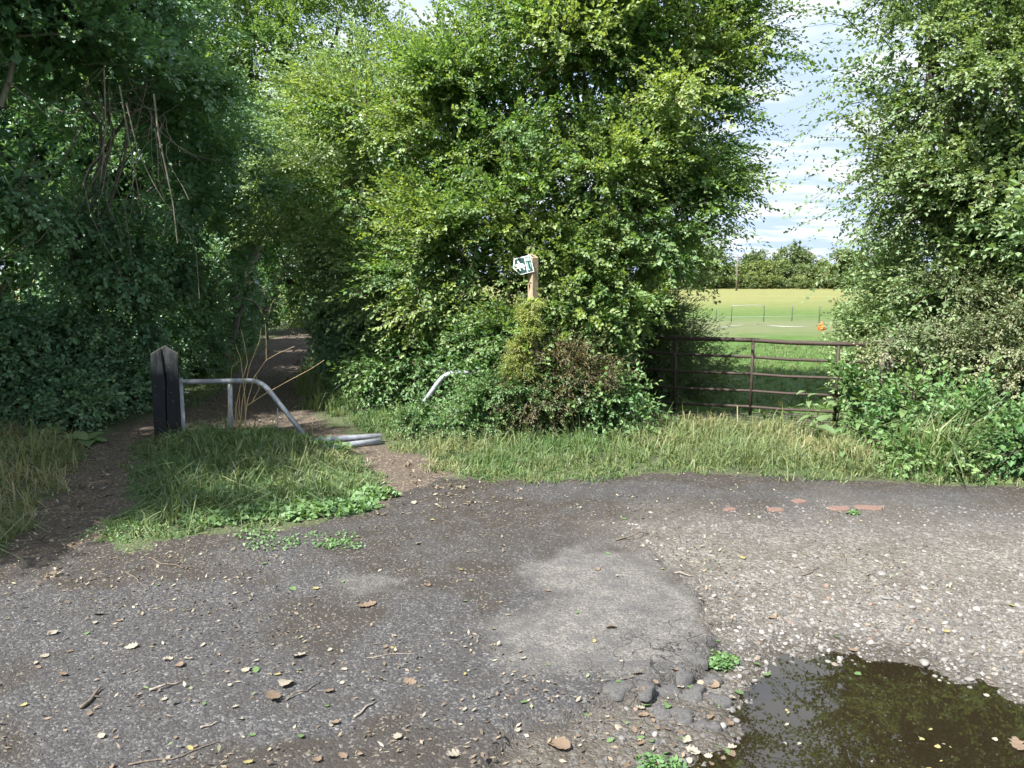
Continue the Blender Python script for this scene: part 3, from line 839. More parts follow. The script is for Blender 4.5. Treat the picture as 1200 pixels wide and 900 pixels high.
# two halves split by the long shake down the face, on a common back
halfL = [(-W2, -0.25), (-0.006, -0.25), (-0.012, 0.35), (0.000, 0.62), (-0.020, 0.80), (-0.034, HT - 0.02), (-W2, HT - 0.085)]
halfR = [(0.006, -0.25), (W2, -0.25), (W2, HT - 0.085), (0.012, HT), (-0.010, HT - 0.008), (0.006, 0.80), (0.014, 0.62), (0.000, 0.35)]
prism(bm, halfL, -T2, T2 * 0.3); prism(bm, halfR, -T2, T2 * 0.3)
prism(bm, [(-W2 + .002, -0.25), (W2 - .002, -0.25), (W2 - .002, HT - 0.087), (0.010, HT - .002), (-W2 + .002, HT - 0.087)], T2 * 0.25, T2)
bmesh.ops.bevel(bm, geom=[e for e in bm.edges if e.calc_length() > 0.05], offset=0.004, segments=1, affect='EDGES')
body = bm_obj('post_body', bm, MAT['sleeper'], root, world_coords=False)
bm = bmesh.new()
bmesh.ops.create_uvsphere(bm, u_segments=10, v_segments=6, radius=0.013)
bolt = bm_obj('bolt', bm, MAT['rust'], root, True, False); bolt.location = (0.05, -T2, 0.49)
root.rotation_euler = (R(1.0), R(0.6), R(21))

def tube_obj(name, pts, rad, mat, parent, sides=12):
    return link(name, tubes_mesh(name, [(pts, rad)], mat, sides, cap=True), parent)
def bend(pts, r, n=6):                         # rounded corners of a bent tube
    out = [np.asarray(pts[0], float)]
    for i in range(1, len(pts) - 1):
        a, b, c = (np.asarray(p, float) for p in pts[i - 1:i + 2])
        d0 = (a - b) / np.linalg.norm(a - b); d1 = (c - b) / np.linalg.norm(c - b)
        p0, p1 = b + d0 * r, b + d1 * r
        for t in np.linspace(0, 1, n): out.append(p0 * (1 - t) ** 2 + 2 * b * t * (1 - t) + p1 * t * t)
    out.append(np.asarray(pts[-1], float))
    return np.array(out)
YB = sb[1]
root = empty('metal_barrier', G(270, 510), 'galvanised bent tube barrier rail fixed to the black sleeper post', 'barrier')
pl = [P(214, 447.5, YB), P(306, 446, YB - .02)]; pe_ = P(356, 509, YB - .15)
tube_obj('top_rail', bend(pl + [pe_], 0.13), 0.027, MAT['galv'], root)
tube_obj('leg', [P(269.5, 448, YB), P(271, 530, YB)], 0.026, MAT['galv'], root)
bm = bmesh.new()
a0, a1 = P(214, 443, YB), P(215, 530, YB)
for dxx in (-1, 1):
    pass
bmesh.ops.create_cube(bm, size=1, matrix=Matrix.Translation(Vector((a0 + a1) / 2)) @ Matrix.Diagonal((0.038, 0.008, abs(a0[2] - a1[2]), 1)))
bm_obj('fixing_plate', bm, MAT['galv'], root)
tube_obj('brace_rod', [P(325.5, 478, YB - .08), P(325.5, 515, YB - .08)], 0.007, MAT['galv'], root, 8)
tube_obj('plate_pin', [P(215, 460, YB), P(221, 460, YB - .02)], 0.008, MAT['galv'], root, 8)

YB2 = YB + 0.25
root = empty('metal_barrier', G(560, 508), 'galvanised bent tube barrier rail swallowed by brambles below the sign', 'barrier')
tube_obj('top_rail', bend([P(468, 512, YB2), P(521.5, 437, YB2), P(650, 434, YB2 + .3)], 0.13), 0.027, MAT['galv'], root)
tube_obj('leg', [P(566, 436, YB2 + .1), P(566, 515, YB2 + .1)], 0.026, MAT['galv'], root)
# low bars to step over, between the two barriers
for (x0, y0, x1, y1, z, lab) in ((367, 517, 447, 511.5, 0.06, 'galvanised step-over tube lying between the two metal barriers, the upper bar'),
                                 (372, 527, 446, 517, 0.03, 'galvanised step-over tube lying behind the grass, the lower bar')):
    a, b = G(x0, y0, z), G(x1, y1, z)
    o = link('step_over_bar', tubes_mesh('step_over_bar', [(np.array([a, (a + b) / 2 + (0, 0, .004), b]), 0.034)], MAT['galv'], 12, cap=True))
    tag(o, lab, 'metal bar', 'step-over bars')

# signpost
sign_p[2] = 0
root = empty('signpost', sign_p, 'wooden bridleway post with a small green and white finger sign, wrapped in vine', 'signpost')
ptop = P(624, 297, SIGN_Y)[2]
bm = bmesh.new()
h_ = 0.042
sq = [(-h_, -h_), (h_, -h_), (h_, h_), (-h_, h_)]
rotp = R(38)
v0, v1 = [], []
for x, y in sq:
    X, Y_ = x * math.cos(rotp) - y * math.sin(rotp), x * math.sin(rotp) + y * math.cos(rotp)
    v0.append(bm.verts.new((X, Y_, -0.3))); v1.append(bm.verts.new((X, Y_, ptop - 0.045 * (Y_ < 0) + 0.25 * -X * 0)))
bm.faces.new(v0); bm.faces.new(v1[::-1])
for i in range(4): bm.faces.new((v0[i], v1[i], v1[(i + 1) % 4], v0[(i + 1) % 4]))
bmesh.ops.bevel(bm, geom=list(bm.edges), offset=0.004, segments=1, affect='EDGES')
bm_obj('post', bm, MAT['signwood'], root, world_coords=False)
# finger plate: local x to the right, y out of the plate, z up; arrow points left
sc_ = SIGN_Y / FPX
def plate(name, pts, th, mat, parent, y=0.0):
    bm = bmesh.new()
    a = [bm.verts.new((x, y, z)) for x, z in pts]; b = [bm.verts.new((x, y - th, z)) for x, z in pts]
    n = len(pts)
    bm.faces.new(a); bm.faces.new(b[::-1])
    for i in range(n): bm.faces.new((a[i], b[i], b[(i + 1) % n], a[(i + 1) % n]))
    return bm_obj(name, bm, mat, parent, world_coords=False)
out = [(-0.115, -0.005), (-0.085, 0.090), (0.095, 0.092), (0.100, -0.088), (-0.055, -0.092)]
pk = plate('sign_plate', out, 0.006, MAT['white'], root)
pk.location = (-0.105, -0.055, P(611, 311, SIGN_Y)[2]); pk.rotation_euler = (0, R(-12), R(-6))
sh = lambda pts, k: [(x * k + (1 - k) * cx_, z * k + (1 - k) * 0) for x, z in pts for cx_ in (0.0,)]
plate('sign_panel', [(-0.103, -0.005), (-0.077, 0.080), (0.020, 0.081), (0.024, -0.079), (-0.049, -0.081)], 0.003, MAT['signgreen'], pk, -0.0065)
plate('print_panel', [(0.032, 0.081), (0.086, 0.081), (0.090, -0.078), (0.036, -0.079)], 0.003, MAT['signgreen'], pk, -0.0065)
plate('print_band', [(0.037, 0.072), (0.081, 0.072), (0.083, 0.035), (0.039, 0.035)], 0.002, MAT['signpale'], pk, -0.010)
plate('print_emblem', [(0.040, 0.020), (0.052, 0.026), (0.052, -0.040), (0.066, -0.062), (0.050, -0.068), (0.041, -0.060)], 0.002, MAT['signpale'], pk, -0.010)
plate('print_emblem', [(0.068, 0.022), (0.080, 0.014), (0.082, -0.050), (0.074, -0.030)], 0.002, MAT['signpale'], pk, -0.010)
horse = [(-0.086, 0.010), (-0.080, 0.022), (-0.070, 0.030), (-0.058, 0.018), (-0.052, 0.022), (-0.053, 0.040), (-0.057, 0.050), (-0.050, 0.060), (-0.041, 0.057), (-0.040, 0.047),
         (-0.034, 0.040), (-0.029, 0.022), (-0.012, 0.021), (0.003, 0.016), (0.012, 0.002), (0.013, -0.022), (0.006, -0.006), (0.002, -0.024), (0.010, -0.046), (-0.002, -0.050),
         (-0.010, -0.026), (-0.030, -0.022), (-0.044, -0.022), (-0.038, -0.048), (-0.050, -0.054), (-0.056, -0.020), (-0.074, -0.030), (-0.080, -0.020), (-0.062, -0.004), (-0.066, 0.008), (-0.078, 0.002)]
plate('horse_and_rider', horse, 0.002, MAT['white'], pk, -0.010)

# field gate
root = empty('field_gate', (gate_a + gate_b) / 2 * (1, 1, 0), 'rusty brown tubular steel field gate with five rails', 'gate')
def gp(t, z):
    p = gate_a * (1 - t) + gate_b * t
    return np.array((p[0], p[1], z))
z_top = 0.0
def z_at(px, py):
    p = gate_a; 
    for _ in range(1):
        d = ray(px, py)
        ax, ay = gate_a[:2]; ex, ey = (gate_b - gate_a)[:2]
        t = (d[0] * ay - d[1] * ax) / (d[1] * ex - d[0] * ey)
        s_ = (ax + t * ex) / d[0]
    return t, CAM_H + s_ * d[2]
rails = [(791, 395.5, 940, 401.5, 0.026), (791, 414.5, 940, 421.5, 0.017), (791, 434.5, 940, 441.5, 0.017), (791, 454, 940, 461.5, 0.016), (791, 472, 940, 480.5, 0.017)]
gt = [z_at(791, 440)[0], z_at(881, 440)[0], z_at(981, 440)[0]]
zs = []
for (x0, y0, x1, y1, r_) in rails:
    t0, za_ = z_at(x0, y0); t1, zb_ = z_at(x1, y1)
    f = lambda t, za_=za_, zb_=zb_, t0=t0, t1=t1: za_ + (zb_ - za_) * (t - t0) / (t1 - t0)
    zs.append((f, r_))
    pts = [gp(t, f(t)) for t in np.linspace(-0.08, 1.02, 8)]
    pts = [p + np.array((0, 0, 0.006 * math.sin(i * 2.1))) for i, p in enumerate(pts)]
    tube_obj('rail', pts, r_, MAT['rust'], root, 10)
for t in gt + [-0.08]:
    tube_obj('upright', [gp(t, zs[0][0](t) - 0.0), gp(t, zs[-1][0](t) - (0.10 if t in gt else 0.02))], 0.019, MAT['rust'], root, 10)
gpost = G(1012, 512)
link('gate_post', tubes_mesh('gate_post', [(np.array([gp(1.10, -0.3), gp(1.10, 1.05)]), 0.07)], MAT['bark'], 10, cap=True), root)

# ------------------------------------------------------------------ far field: electric fence, rope, pole, orange bag
def fence_post(px, py_top, py_base, lab):
    b = G(px, py_base); hh = (py_base - py_top) / FPX * b[1]
    o = link('fence_post', tubes_mesh('fence_post', [(np.array([[b[0], b[1], -0.3], [b[0], b[1], hh * 0.85], [b[0], b[1], hh * 0.92], [b[0], b[1], hh]]), [0.022, 0.018, 0.03, 0.012])], MAT['fpost'], 8, cap=True))
    return tag(o, lab, 'fence post', 'electric fence posts in the field')
fps = [(839, 362, 375), (857, 358, 376), (895, 358, 375), (928, 358, 375), (960, 358, 374), (990, 358, 374)]
fl_ = 'thin dark electric fence post standing in the mown field beyond the gate'
tops = []
FPL = ['thin fence post half hidden behind the willow bush', 'fence post holding the left end of the white tape', 'fence post holding the right end of the white tape', 'thin fence post between the white tape and the orange sack',
       'thin fence post behind the orange sack', 'thin fence post hidden by the bush right of the orange sack']
for (px, yt, yb_), fl_ in zip(fps, FPL):
    fence_post(px, yt, yb_, fl_)
    b = G(px, yb_); tops.append(np.array((b[0], b[1], (yb_ - yt) / FPX * b[1])))
def strip(name, pts, w, lab, cat):
    o = link(name, tubes_mesh(name, [(np.array(pts), w)], MAT['tape'], 6, cap=True)); return tag(o, lab, cat)
strip('fence_tape', wobble(tops[1] - (0, 0, 0.02), tops[2] - (0, 0, 0.02), 8, 0.01, RNG), 0.014, 'white fence tape stretched between two posts in the field', 'fence tape')
strip('fence_rope', [G(x, y, 0.05) for x, y in ((845, 384), (868, 381), (888, 380.5), (915, 382.5), (945, 383))], 0.012, 'slack white fence rope lying across the field', 'rope')
strip('fence_tape', [G(x, y, 0.25) for x, y in ((815, 372.5), (839, 371.5), (857, 371.5), (895, 371), (928, 370.5), (975, 369))], 0.006, 'thin white fence line strung low along the field posts', 'fence tape')
pb = G(863, 340)
root = empty('telegraph_pole', pb * (1, 1, 0), 'bare wooden telegraph pole among the far trees', 'pole')
link('pole', tubes_mesh('pole', [(np.array([[pb[0], pb[1], -0.5], [pb[0], pb[1], 3.0], [pb[0], pb[1], 4.6]]), [0.14, 0.12, 0.10])], MAT['pole'], 8, cap=True), root)
link('crossarm', tubes_mesh('crossarm', [(np.array([[pb[0] - .5, pb[1], 4.35], [pb[0] + .5, pb[1], 4.35]]), 0.06)], MAT['pole'], 6, cap=True), root)
# orange bag: crumpled sack on the grass
bm = bmesh.new()
bmesh.ops.create_icosphere(bm, subdivisions=3, radius=1.0)
rr_ = np.random.RandomState(4)
for v in bm.verts:
    k = 1 + 0.22 * math.sin(v.co.x * 5 + 1) * math.cos(v.co.z * 6) + 0.08 * rr_.randn()
    v.co *= k
    if v.co.z > 0.3: v.co.x *= 0.62; v.co.y *= 0.62
    if v.co.z < -0.7: v.co.z = -0.7
ob = G(962.5, 387)
o = bm_obj('orange_sack', bm, MAT['orange'], None, True, False)
o.scale = (0.11, 0.10, 0.15); o.location = (ob[0], ob[1], 0.105)
tag(o, 'crumpled bright orange plastic sack in the grass beyond the gate', 'sack')

# ------------------------------------------------------------------ far trees and hedge
rg = np.random.RandomState(77)
far_list = [(800, 300, 118, 45, 34, 'dark'), (836, 308, 128, 22, 20, 'dark'), (858, 318, 132, 15, 15, 'light'), (882, 310, 140, 19, 19, 'dark'), (908, 316, 142, 13, 11, 'dark'),
            (934, 301, 146, 21, 21, 'dark'), (900, 322, 128, 20, 13, 'light'), (922, 324, 127, 18, 10, 'dark'), (945, 320, 126, 22, 14, 'dark'), (968, 323, 124, 16, 12, 'light'),
            (995, 312, 118, 26, 24, 'dark'), (1035, 300, 112, 30, 34, 'dark'), (770, 296, 112, 34, 36, 'dark'), (962, 318, 152, 12, 10, 'light')]
flab = ['wide dark tree behind the hawthorn, left end of the far tree line', 'dark rounded tree left of the far telegraph pole', 'pale yellow-green tree at the far telegraph pole',
        'mid green tree right of the far telegraph pole', 'round green tree between two taller trees in the far tree line', 'tallest dark domed tree of the far tree line', 'yellow-green bush in front of the far trees',
        'low dark bush in front of the tallest far tree', 'bushy green tree below the tallest far tree', 'pale bush right of the tallest far tree', 'green rounded tree at the right end of the far field',
        'dark tree seen through the right-hand branches at the far field', 'dark tree far behind the hawthorn crown', 'small pale tree peeping over the far tree line']
for i, (x, y, Y, rx, ry, kind) in enumerate(far_list):
    c, r = M(x, y, Y, rx, ry, 3.0)
    ms = [(c, r)]
    for _ in range(4):
        u = rg.randn(3); u /= np.linalg.norm(u)
        ms.append((c + u * r * (0.6, .5, .45) + np.array((0, 0, -0.2 * r[2])), r * (0.45 + 0.2 * rg.rand())))
    ms.append((np.array((c[0], c[1], max(1.0, c[2] - r[2] * 0.9))), r * (0.85, .8, 0.5)))
    tree('field_tree', flab[i], 'tree', (c[0], c[1], -0.1), ms, 420, TEMPL['far'], 'far', 200 + i, 'trees beyond the far field',
         trunk_r=0.22, sub_limbs=0, sub_k=8, fill=0.5, fill_size=(0.9, 0.7), scale=(0.7, 1.2), hue=((0.0, 0.25) if kind == 'dark' else (0.35, 0.9)))
for i, (x0, x1, Y, yt, lab) in enumerate(((790, 872, 122, 331, 'low clipped far hedge left of the telegraph pole'), (872, 940, 121, 330, 'low far hedge below the tallest far tree'),
                                    (935, 1040, 118, 329, 'low far hedge at the right end of the field'))):
    ms = []
    for k in range(9):
        xx = x0 + (x1 - x0) * (k + 0.5) / 9
        c = P(xx, yt + 3 + rg.rand() * 2, Y); 
        ms.append((np.array((c[0], c[1], 0.7 + 0.2 * rg.rand())), np.array(((x1 - x0) / 9 * Y / FPX * 0.8, 1.0, 0.75 + 0.3 * rg.rand()))))
    tree('far_hedge', lab, 'hedge', (ms[4][0][0], ms[4][0][1], 0), ms, 700, TEMPL['farh'], 'far', 260 + i, 'hedge along the far field', limbs=False, crown_name='foliage',
         sub_k=6, fill=0.4, fill_size=(0.5, 0.4), scale=(0.6, 1.0), hue=(0.2, 0.7))

# ------------------------------------------------------------------ big trees
def whips(n, region, temps, hue, sc=(0.8, 1.3), out=(1, 0, -0.1)):
    def f(rng, fol, subs):
        m = [region(k) for k in range(n)]
        pos = np.array([a for a, b in m]); d = np.array([b for a, b in m]) + rng.randn(n, 3) * 0.25
        fol.sprays(temps, pos, d, sc[0] + (sc[1] - sc[0]) * rng.rand(n), np.full(n, hue), rng, twig_w=0.008)
    return f
rw = np.random.RandomState(9)
def edge_whips(spec, per):                     # long shoots that feather the outline: spec (x, y, Y, dir_x, dir_z)
    L = []
    for (x, y, Y, ddx, ddz) in spec:
        for _ in range(per):
            L.append((P(x + rw.randn() * 16, y + rw.randn() * 16, Y + rw.randn() * 0.3), np.array((ddx, -0.2 + 0.5 * rw.randn(), ddz))))
    return lambda k: L[k], len(L)

reg, nn = edge_whips([(855, 55, 10, 1, 0), (830, 120, 10, 1, -0.2), (835, 170, 10, 1, -0.1), (815, 215, 10, .9, -0.3), (800, 255, 10, .6, -0.5), (862, 15, 10, 1, 0.1), (790, 280, 10, .5, -.5),
                      (540, 40, 10, -0.3, 1), (600, 20, 10, -0.1, 1), (640, 10, 10, 0.1, 1), (470, 90, 10.4, -0.4, 1)], 3)
haw_m = [M(640, 110, 10, 140, 110, 1.3), M(765, 95, 10, 115, 105, 1.4), M(828, 45, 10.2, 48, 60, 1.1), M(872, 35, 10.2, 26, 36, .8), M(550, 170, 10, 110, 110, 1.2), M(700, 245, 9.7, 120, 90, 1.1),
         M(795, 185, 10, 58, 95, 1.0), M(600, 290, 9.5, 110, 80, .9), M(700, 350, 9.3, 85, 75, .7), M(480, 190, 10.8, 95, 100, 1.2), M(715, -60, 10.2, 140, 90, 1.4),
         M(775, 285, 10.2, 40, 55, .8), M(520, 300, 9.8, 80, 80, .9), M(640, 400, 9.0, 80, 70, .5), M(640, 40, 10.3, 85, 45, 1.1)]
tree('hawthorn_tree', 'big bright green hawthorn with dense crown behind the signpost', 'tree', (sign_p[0] + 0.7, SIGN_Y + 1.6, 0), haw_m, 8200, TEMPL['haw'], 'hawthorn', 1,
     trunk_r=0.13, stems=3, sub_k=17, hue=(0.05, 0.95), fill=0.9, fill_size=(0.10, 0.075), extra=whips(nn, reg, TEMPL['whip'], 0.15), sub_r=(0.20, 0.36), scale=(0.65, 1.35), twig_w=0.008)
pm = [M(420, 190, 13, 85, 100, 1.3), M(395, 290, 12.8, 75, 75, 1.1), M(450, 300, 11.6, 70, 80, 1.0), M(345, 235, 15, 65, 75, 1.2), M(440, 110, 13, 60, 55, 1.1), M(480, 350, 10.8, 60, 60, .8)]
tree('hedgerow_tree', 'light green hedgerow tree leaning over the footpath left of the hawthorn', 'tree', (P(430, 430, 12.3)[0], 12.3, 0), pm, 2900, TEMPL['light'], 'light', 2, trunk_r=0.10, stems=2,
     hue=(0.25, 0.95), fill=0.8, scale=(0.9, 1.4))
om = [M(330, 70, 20, 95, 75, 2.2), M(420, 70, 21, 60, 80, 2.0), M(265, 110, 19, 70, 75, 1.8), M(350, -40, 20, 110, 70, 2.2), M(300, 180, 18, 70, 60, 1.5), M(370, 150, 19, 60, 60, 1.5), M(240, 10, 19, 60, 50, 1.5)]
tree('oak_tree', 'tall oak with sky showing through its crown beyond the footpath', 'tree', (P(262, 380, 20.5)[0] - 0.3, 21.0, 0), om, 2500, TEMPL['oak'], 'oak', 3, trunk_r=0.28, hue=(0.3, 1.0), fill=0.12,
     fill_size=(0.2, 0.14), sub_r=(0.22, 0.36), scale=(0.9, 1.4))
em = [M(330, 320, 26, 60, 60, 2.0), M(400, 330, 27, 60, 70, 2.0), M(365, 250, 27, 80, 60, 2.0), M(350, 350, 29, 50, 40, 1.5)]
tree('woodland_tree', 'shaded tree closing the view at the far end of the footpath', 'tree', (P(385, 375, 28)[0], 28.5, 0), em, 1300, TEMPL['oak'], 'oak', 4, trunk_r=0.2, hue=(0.2, 0.8), fill=0.6, fill_size=(0.25, 0.2), scale=(1.1, 1.6))
lm = [M(50, 60, 8.8, 120, 90, 1.2), M(170, 90, 9.6, 90, 90, 1.2), M(225, 190, 11, 70, 85, 1.1), M(30, -70, 8.6, 160, 90, 1.4), M(150, -20, 10, 75, 55, 1.2),
      M(120, 290, 9.9, 70, 60, .8), M(30, 215, 8.7, 45, 45, .7), M(-90, 120, 8.2, 90, 140, 1.3), M(215, 290, 11.5, 60, 70, .9)]
def dead_hollow(p):                            # bare, leafless hollow under the crown where only dead stems hang
    px, py, dep = proj(p)
    c = P(115, 155, 8.6)
    q = (p - c) / np.array((1.05, 1.7, 0.85))
    return (np.sum(q * q, axis=1) < 1)
ltree = tree('sallow_tree', 'dark shaded tree with dead stems hanging below its crown left of the path', 'tree', (P(60, 480, 9.6)[0] - 0.5, 9.8, 0), lm, 6000, TEMPL['shade'], 'shade', 5, trunk_r=0.045, stems=3,
     hue=(0.0, 0.5), fill=0.9, cull=dead_hollow)
rd = np.random.RandomState(21)
for k in range(32):                            # the dead stems
    x0, y0 = 90 + rd.rand() * 105, 60 + rd.rand() * 90
    a = P(x0, y0, 8.7 + rd.rand() * 0.8)
    b = P(x0 + rd.randn() * 40 + 20, y0 + 60 + rd.rand() * 150, 8.4 + rd.rand() * 0.8)
    if k < 14: b = P(x0 + (rd.rand() - .55) * 220, y0 + (rd.rand() - .3) * 90, 8.5 + rd.rand() * .7)
    link('dead_stem', tubes_mesh('dead_stem', [(wobble(a, b, 9, 0.06, rd), np.linspace(0.0065, 0.002, 9))], MAT['deadwood'], 5), ltree)
for (pts, r0) in (([(180, 110), (186, 160), (195, 200), (203, 240), (208, 285)], .011), ([(140, 100), (152, 170), (163, 230), (170, 243)], .009), ([(148, 120), (162, 180), (180, 215), (192, 236)], .008), ([(122, 80), (124, 150), (118, 213)], .009),
                  ([(0, 45), (25, 42), (60, 40), (110, 42), (150, 44)], .016), ([(0, 125), (12, 90), (18, 60), (30, 0)], .035), ([(8, 95), (40, 120), (72, 154)], .010), ([(0, 60), (10, 75), (14, 100)], .02),
                  ([(0, 305), (20, 292), (45, 283), (60, 265)], .008), ([(5, 290), (30, 270), (40, 255)], .007)):
    p = np.array([P(x, y, 8.25 + 0.05 * i) for i, (x, y) in enumerate(pts)])
    link('dead_stem', tubes_mesh('dead_stem', [(p, np.linspace(r0, r0 * 0.45, len(p)))], MAT['deadwood'], 6), ltree)
l2 = [M(255, 260, 15, 70, 80, 1.2), M(290, 310, 17, 55, 60, 1.1), M(240, 350, 14, 60, 50, .9), M(300, 350, 19, 45, 40, 1.0), M(285, 210, 17, 60, 60, 1.3), M(235, 150, 14, 60, 70, 1.2)]
tree('hazel_tree', 'dark leafy hazel crowding the left side of the footpath', 'tree', (P(250, 410, 15)[0] - 0.4, 15.5, 0), l2, 3200, TEMPL['shade'], 'shade', 6, trunk_r=0.055, stems=3, hue=(0.0, 0.7), fill=0.9, scale=(1.0, 1.5))
for i, (x, y, Y, rx, ry, rY, lab) in enumerate(((10, 150, 13.5, 100, 150, 1.5, 'dark woodland tree behind the dead stems, left of the sallow trunk'), (130, 220, 14.5, 80, 120, 1.4, 'dark woodland tree behind the sallow, beside the footpath'),
                                              (-150, 150, 12.5, 110, 150, 1.6, 'dark woodland tree at the left edge of the wood'), (250, 250, 18.5, 60, 90, 1.4, 'woodland tree filling the left side beyond the hazel'),
                                              (300, 290, 24, 50, 80, 1.8, 'woodland tree beside the oak trunk'), (170, 110, 18, 80, 80, 1.6, 'tall woodland tree behind the hazel crown'))):
    ms = [M(x, y, Y, rx, ry, rY), M(x - rx * .5, y + ry * .5, Y - .5, rx * .7, ry * .6, rY), M(x + rx * .4, y + ry * .7, Y - .3, rx * .6, ry * .5, rY), M(x + rx * .3, y - ry * .5, Y, rx * .6, ry * .6, rY)]
    tree('woodland_tree', lab, 'tree', (ms[0][0][0], Y + .3, 0), ms, 1000, TEMPL['oak'], 'shade' if i < 4 else 'oak', 120 + i, 'woodland trees left of the footpath', trunk_r=0.09, fill=1.0, fill_size=(0.26, 0.2), sub_limbs=3, scale=(1.0, 1.5), hue=(0, .6))
# trees of the lane outside the picture on the left, whose shade lies on the yard
for i, (X, Y, H, reach, n_, lab) in enumerate(((-7.4, 4.6, 6.4, 2.2, 1500, 'broad lane-side tree left of the yard beside the sallow'), (-8.6, 0.6, 5.6, 1.8, 1100, 'broad lane-side tree standing back from the yard beside the viewer'),
                                    (-9.5, -3.2, 6.0, 1.8, 1000, 'tall lane-side tree left of the yard behind the viewer'))):
    ms = [(np.array((X, Y, H * 0.62)), np.array((2.0, 1.9, H * 0.34))), (np.array((X + reach * .7, Y + .7, H * 0.62)), np.array((1.2, 1.2, H * 0.24))), (np.array((X + reach * .6, Y - 1.0, H * 0.66)), np.array((1.2, 1.2, H * 0.22))),
          (np.array((X - .3, Y + 1.3, H * 0.6)), np.array((1.3, 1.2, H * 0.25)))]
    tree('lane_tree', lab, 'tree', (X, Y, 0), ms, n_, TEMPL['oak'], 'shade', 40 + i, 'trees along the left of the yard', trunk_r=0.16, fill=1.6, fill_size=(0.26, 0.2), sub_limbs=3, scale=(1.0, 1.5), keep_back=1.0)

reg2, nn2 = edge_whips([(1035, 40, 9.2, -1, 0.3), (1030, 80, 9.2, -1, 0.1), (1035, 120, 9.2, -1, -0.1), (1060, 30, 9.2, -1, 0.2), (1055, 100, 9.2, -1, 0.1), (1060, 160, 9.2, -1, 0), (1035, 185, 9.2, -1, 0.05), (1040, 215, 9.2, -1, -0.3), (1035, 240, 9.2, -.9, -0.6), (1045, 255, 9.2, -.7, -0.8),
                        (1060, 10, 9.3, -.7, 0.7), (1060, 275, 9.1, -.6, -.8)], 6)
rm = [M(1130, 90, 9, 85, 100, 1.2), M(1080, 60, 9.3, 50, 70, 1.0), M(1070, 190, 9.2, 45, 60, .9), M(1140, 225, 8.8, 80, 80, .9), M(1195, 330, 8.4, 70, 65, .8), M(1110, 310, 8.8, 60, 60, .7),
      M(1200, 60, 8.8, 90, 130, 1.2), M(1140, -60, 9, 100, 80, 1.3), M(1190, 200, 8.6, 70, 80, 1.0), M(1230, -110, 9, 130, 120, 1.5), M(1150, -190, 9.3, 100, 80, 1.3), M(1065, 245, 9.2, 38, 38, .6), M(1290, 150, 8.6, 90, 150, 1.2)]
tree('blackthorn_tree', 'airy green hedgerow tree hung with pale climber right of the gate', 'tree', (P(1130, 480, 9)[0], 9.2, 0), rm, 4700, TEMPL['light'], 'pale', 7, trunk_r=0.12, stems=2, hue=(0.0, 0.65), twig_w=0.008, fill=0.18,
     extra=whips(nn2, reg2, TEMPL['whip'], 0.0))

# ------------------------------------------------------------------ shrubs and brambles
def shrub(name, label, masses, n, t, mat, seed, cat='bush', group=None, **kw):
    b = np.mean([m[0] for m in masses], axis=0); b[2] = 0
    kw.setdefault('trunk_r', 0.03); kw.setdefault('sub_limbs', 3); kw.setdefault('crown_name', 'foliage'); kw.setdefault('fill', 0.5); kw.setdefault('fill_size', (0.10, 0.08))
    return tree(name, label, cat, b, masses, n, TEMPL[t], mat, seed, group, bark='twig', **kw)
shrub('bramble_bush', 'pale flowering climber and bramble bank right of the gate', [M(1085, 420, 8.1, 70, 55, .6), M(1160, 430, 7.7, 60, 60, .6), M(1120, 360, 8.3, 60, 40, .6), M(1190, 400, 7.6, 50, 55, .5), M(1250, 430, 7.4, 60, 70, .6)],
      2000, 'small', 'grey', 50, hue=(0.0, 0.8))
shrub('bramble_bush', 'bright green bramble mound on the right at the tarmac edge', [M(1180, 530, 6.55, 38, 28, .3), M(1150, 500, 7.1, 35, 30, .3), M(1235, 520, 6.5, 55, 42, .4)], 650, 'bram', 'bramble', 51, hue=(0, 0.6))
shrub('nettle_bush', 'low leafy weeds below the climber right of the gate', [M(1060, 532, 7.0, 40, 16, .3), M(1030, 530, 7.4, 25, 14, .25), M(1075, 490, 7.5, 35, 28, .3), M(1030, 500, 7.9, 26, 30, .25), M(1008, 470, 8.2, 20, 35, .2), M(1110, 535, 6.8, 35, 16, .25)], 760, 'bram', 'bramble', 52, hue=(0, 0.7))
shrub('elder_bush', 'light green bush behind the right end of the gate', [M(1032, 390, 10.3, 26, 38, .6), M(1070, 350, 9.8, 35, 50, .7), M(1045, 440, 9.6, 22, 38, .5), M(1070, 400, 9.0, 35, 45, .5)], 1300, 'light', 'light', 53, hue=(0, .8))
shrub('willow_bush', 'grey-green bushy shrub behind the left end of the gate', [M(785, 415, 12, 42, 45, .9), M(755, 405, 11.4, 35, 55, .8), M(735, 360, 11, 35, 45, .8), M(815, 430, 12.2, 25, 32, .7), M(770, 455, 11, 40, 30, .6)],
      1500, 'willow', 'willow', 54, hue=(0, .5), up=0.5, extra=None)
shrub('bramble_bush', 'brown and green bramble tangle around the foot of the signpost', [M(640, 455, 8.75, 80, 42, .4), M(695, 470, 8.45, 44, 36, .35), M(585, 470, 8.6, 45, 36, .35), M(722, 488, 8.3, 24, 22, .25), M(665, 400, 8.9, 50, 38, .3)],
      1500, 'bram', 'bramble', 55, hue=(0, .8))
shrub('dead_bramble', 'dry brown bramble stems hanging below the signpost', [M(655, 435, 8.15, 55, 25, .18), M(640, 465, 8.1, 50, 22, .18), M(685, 440, 8.1, 30, 20, .15)], 400, 'dry', 'dry', 56, hue=(0, .45), fill=0.2, fill_size=(.06, .03))
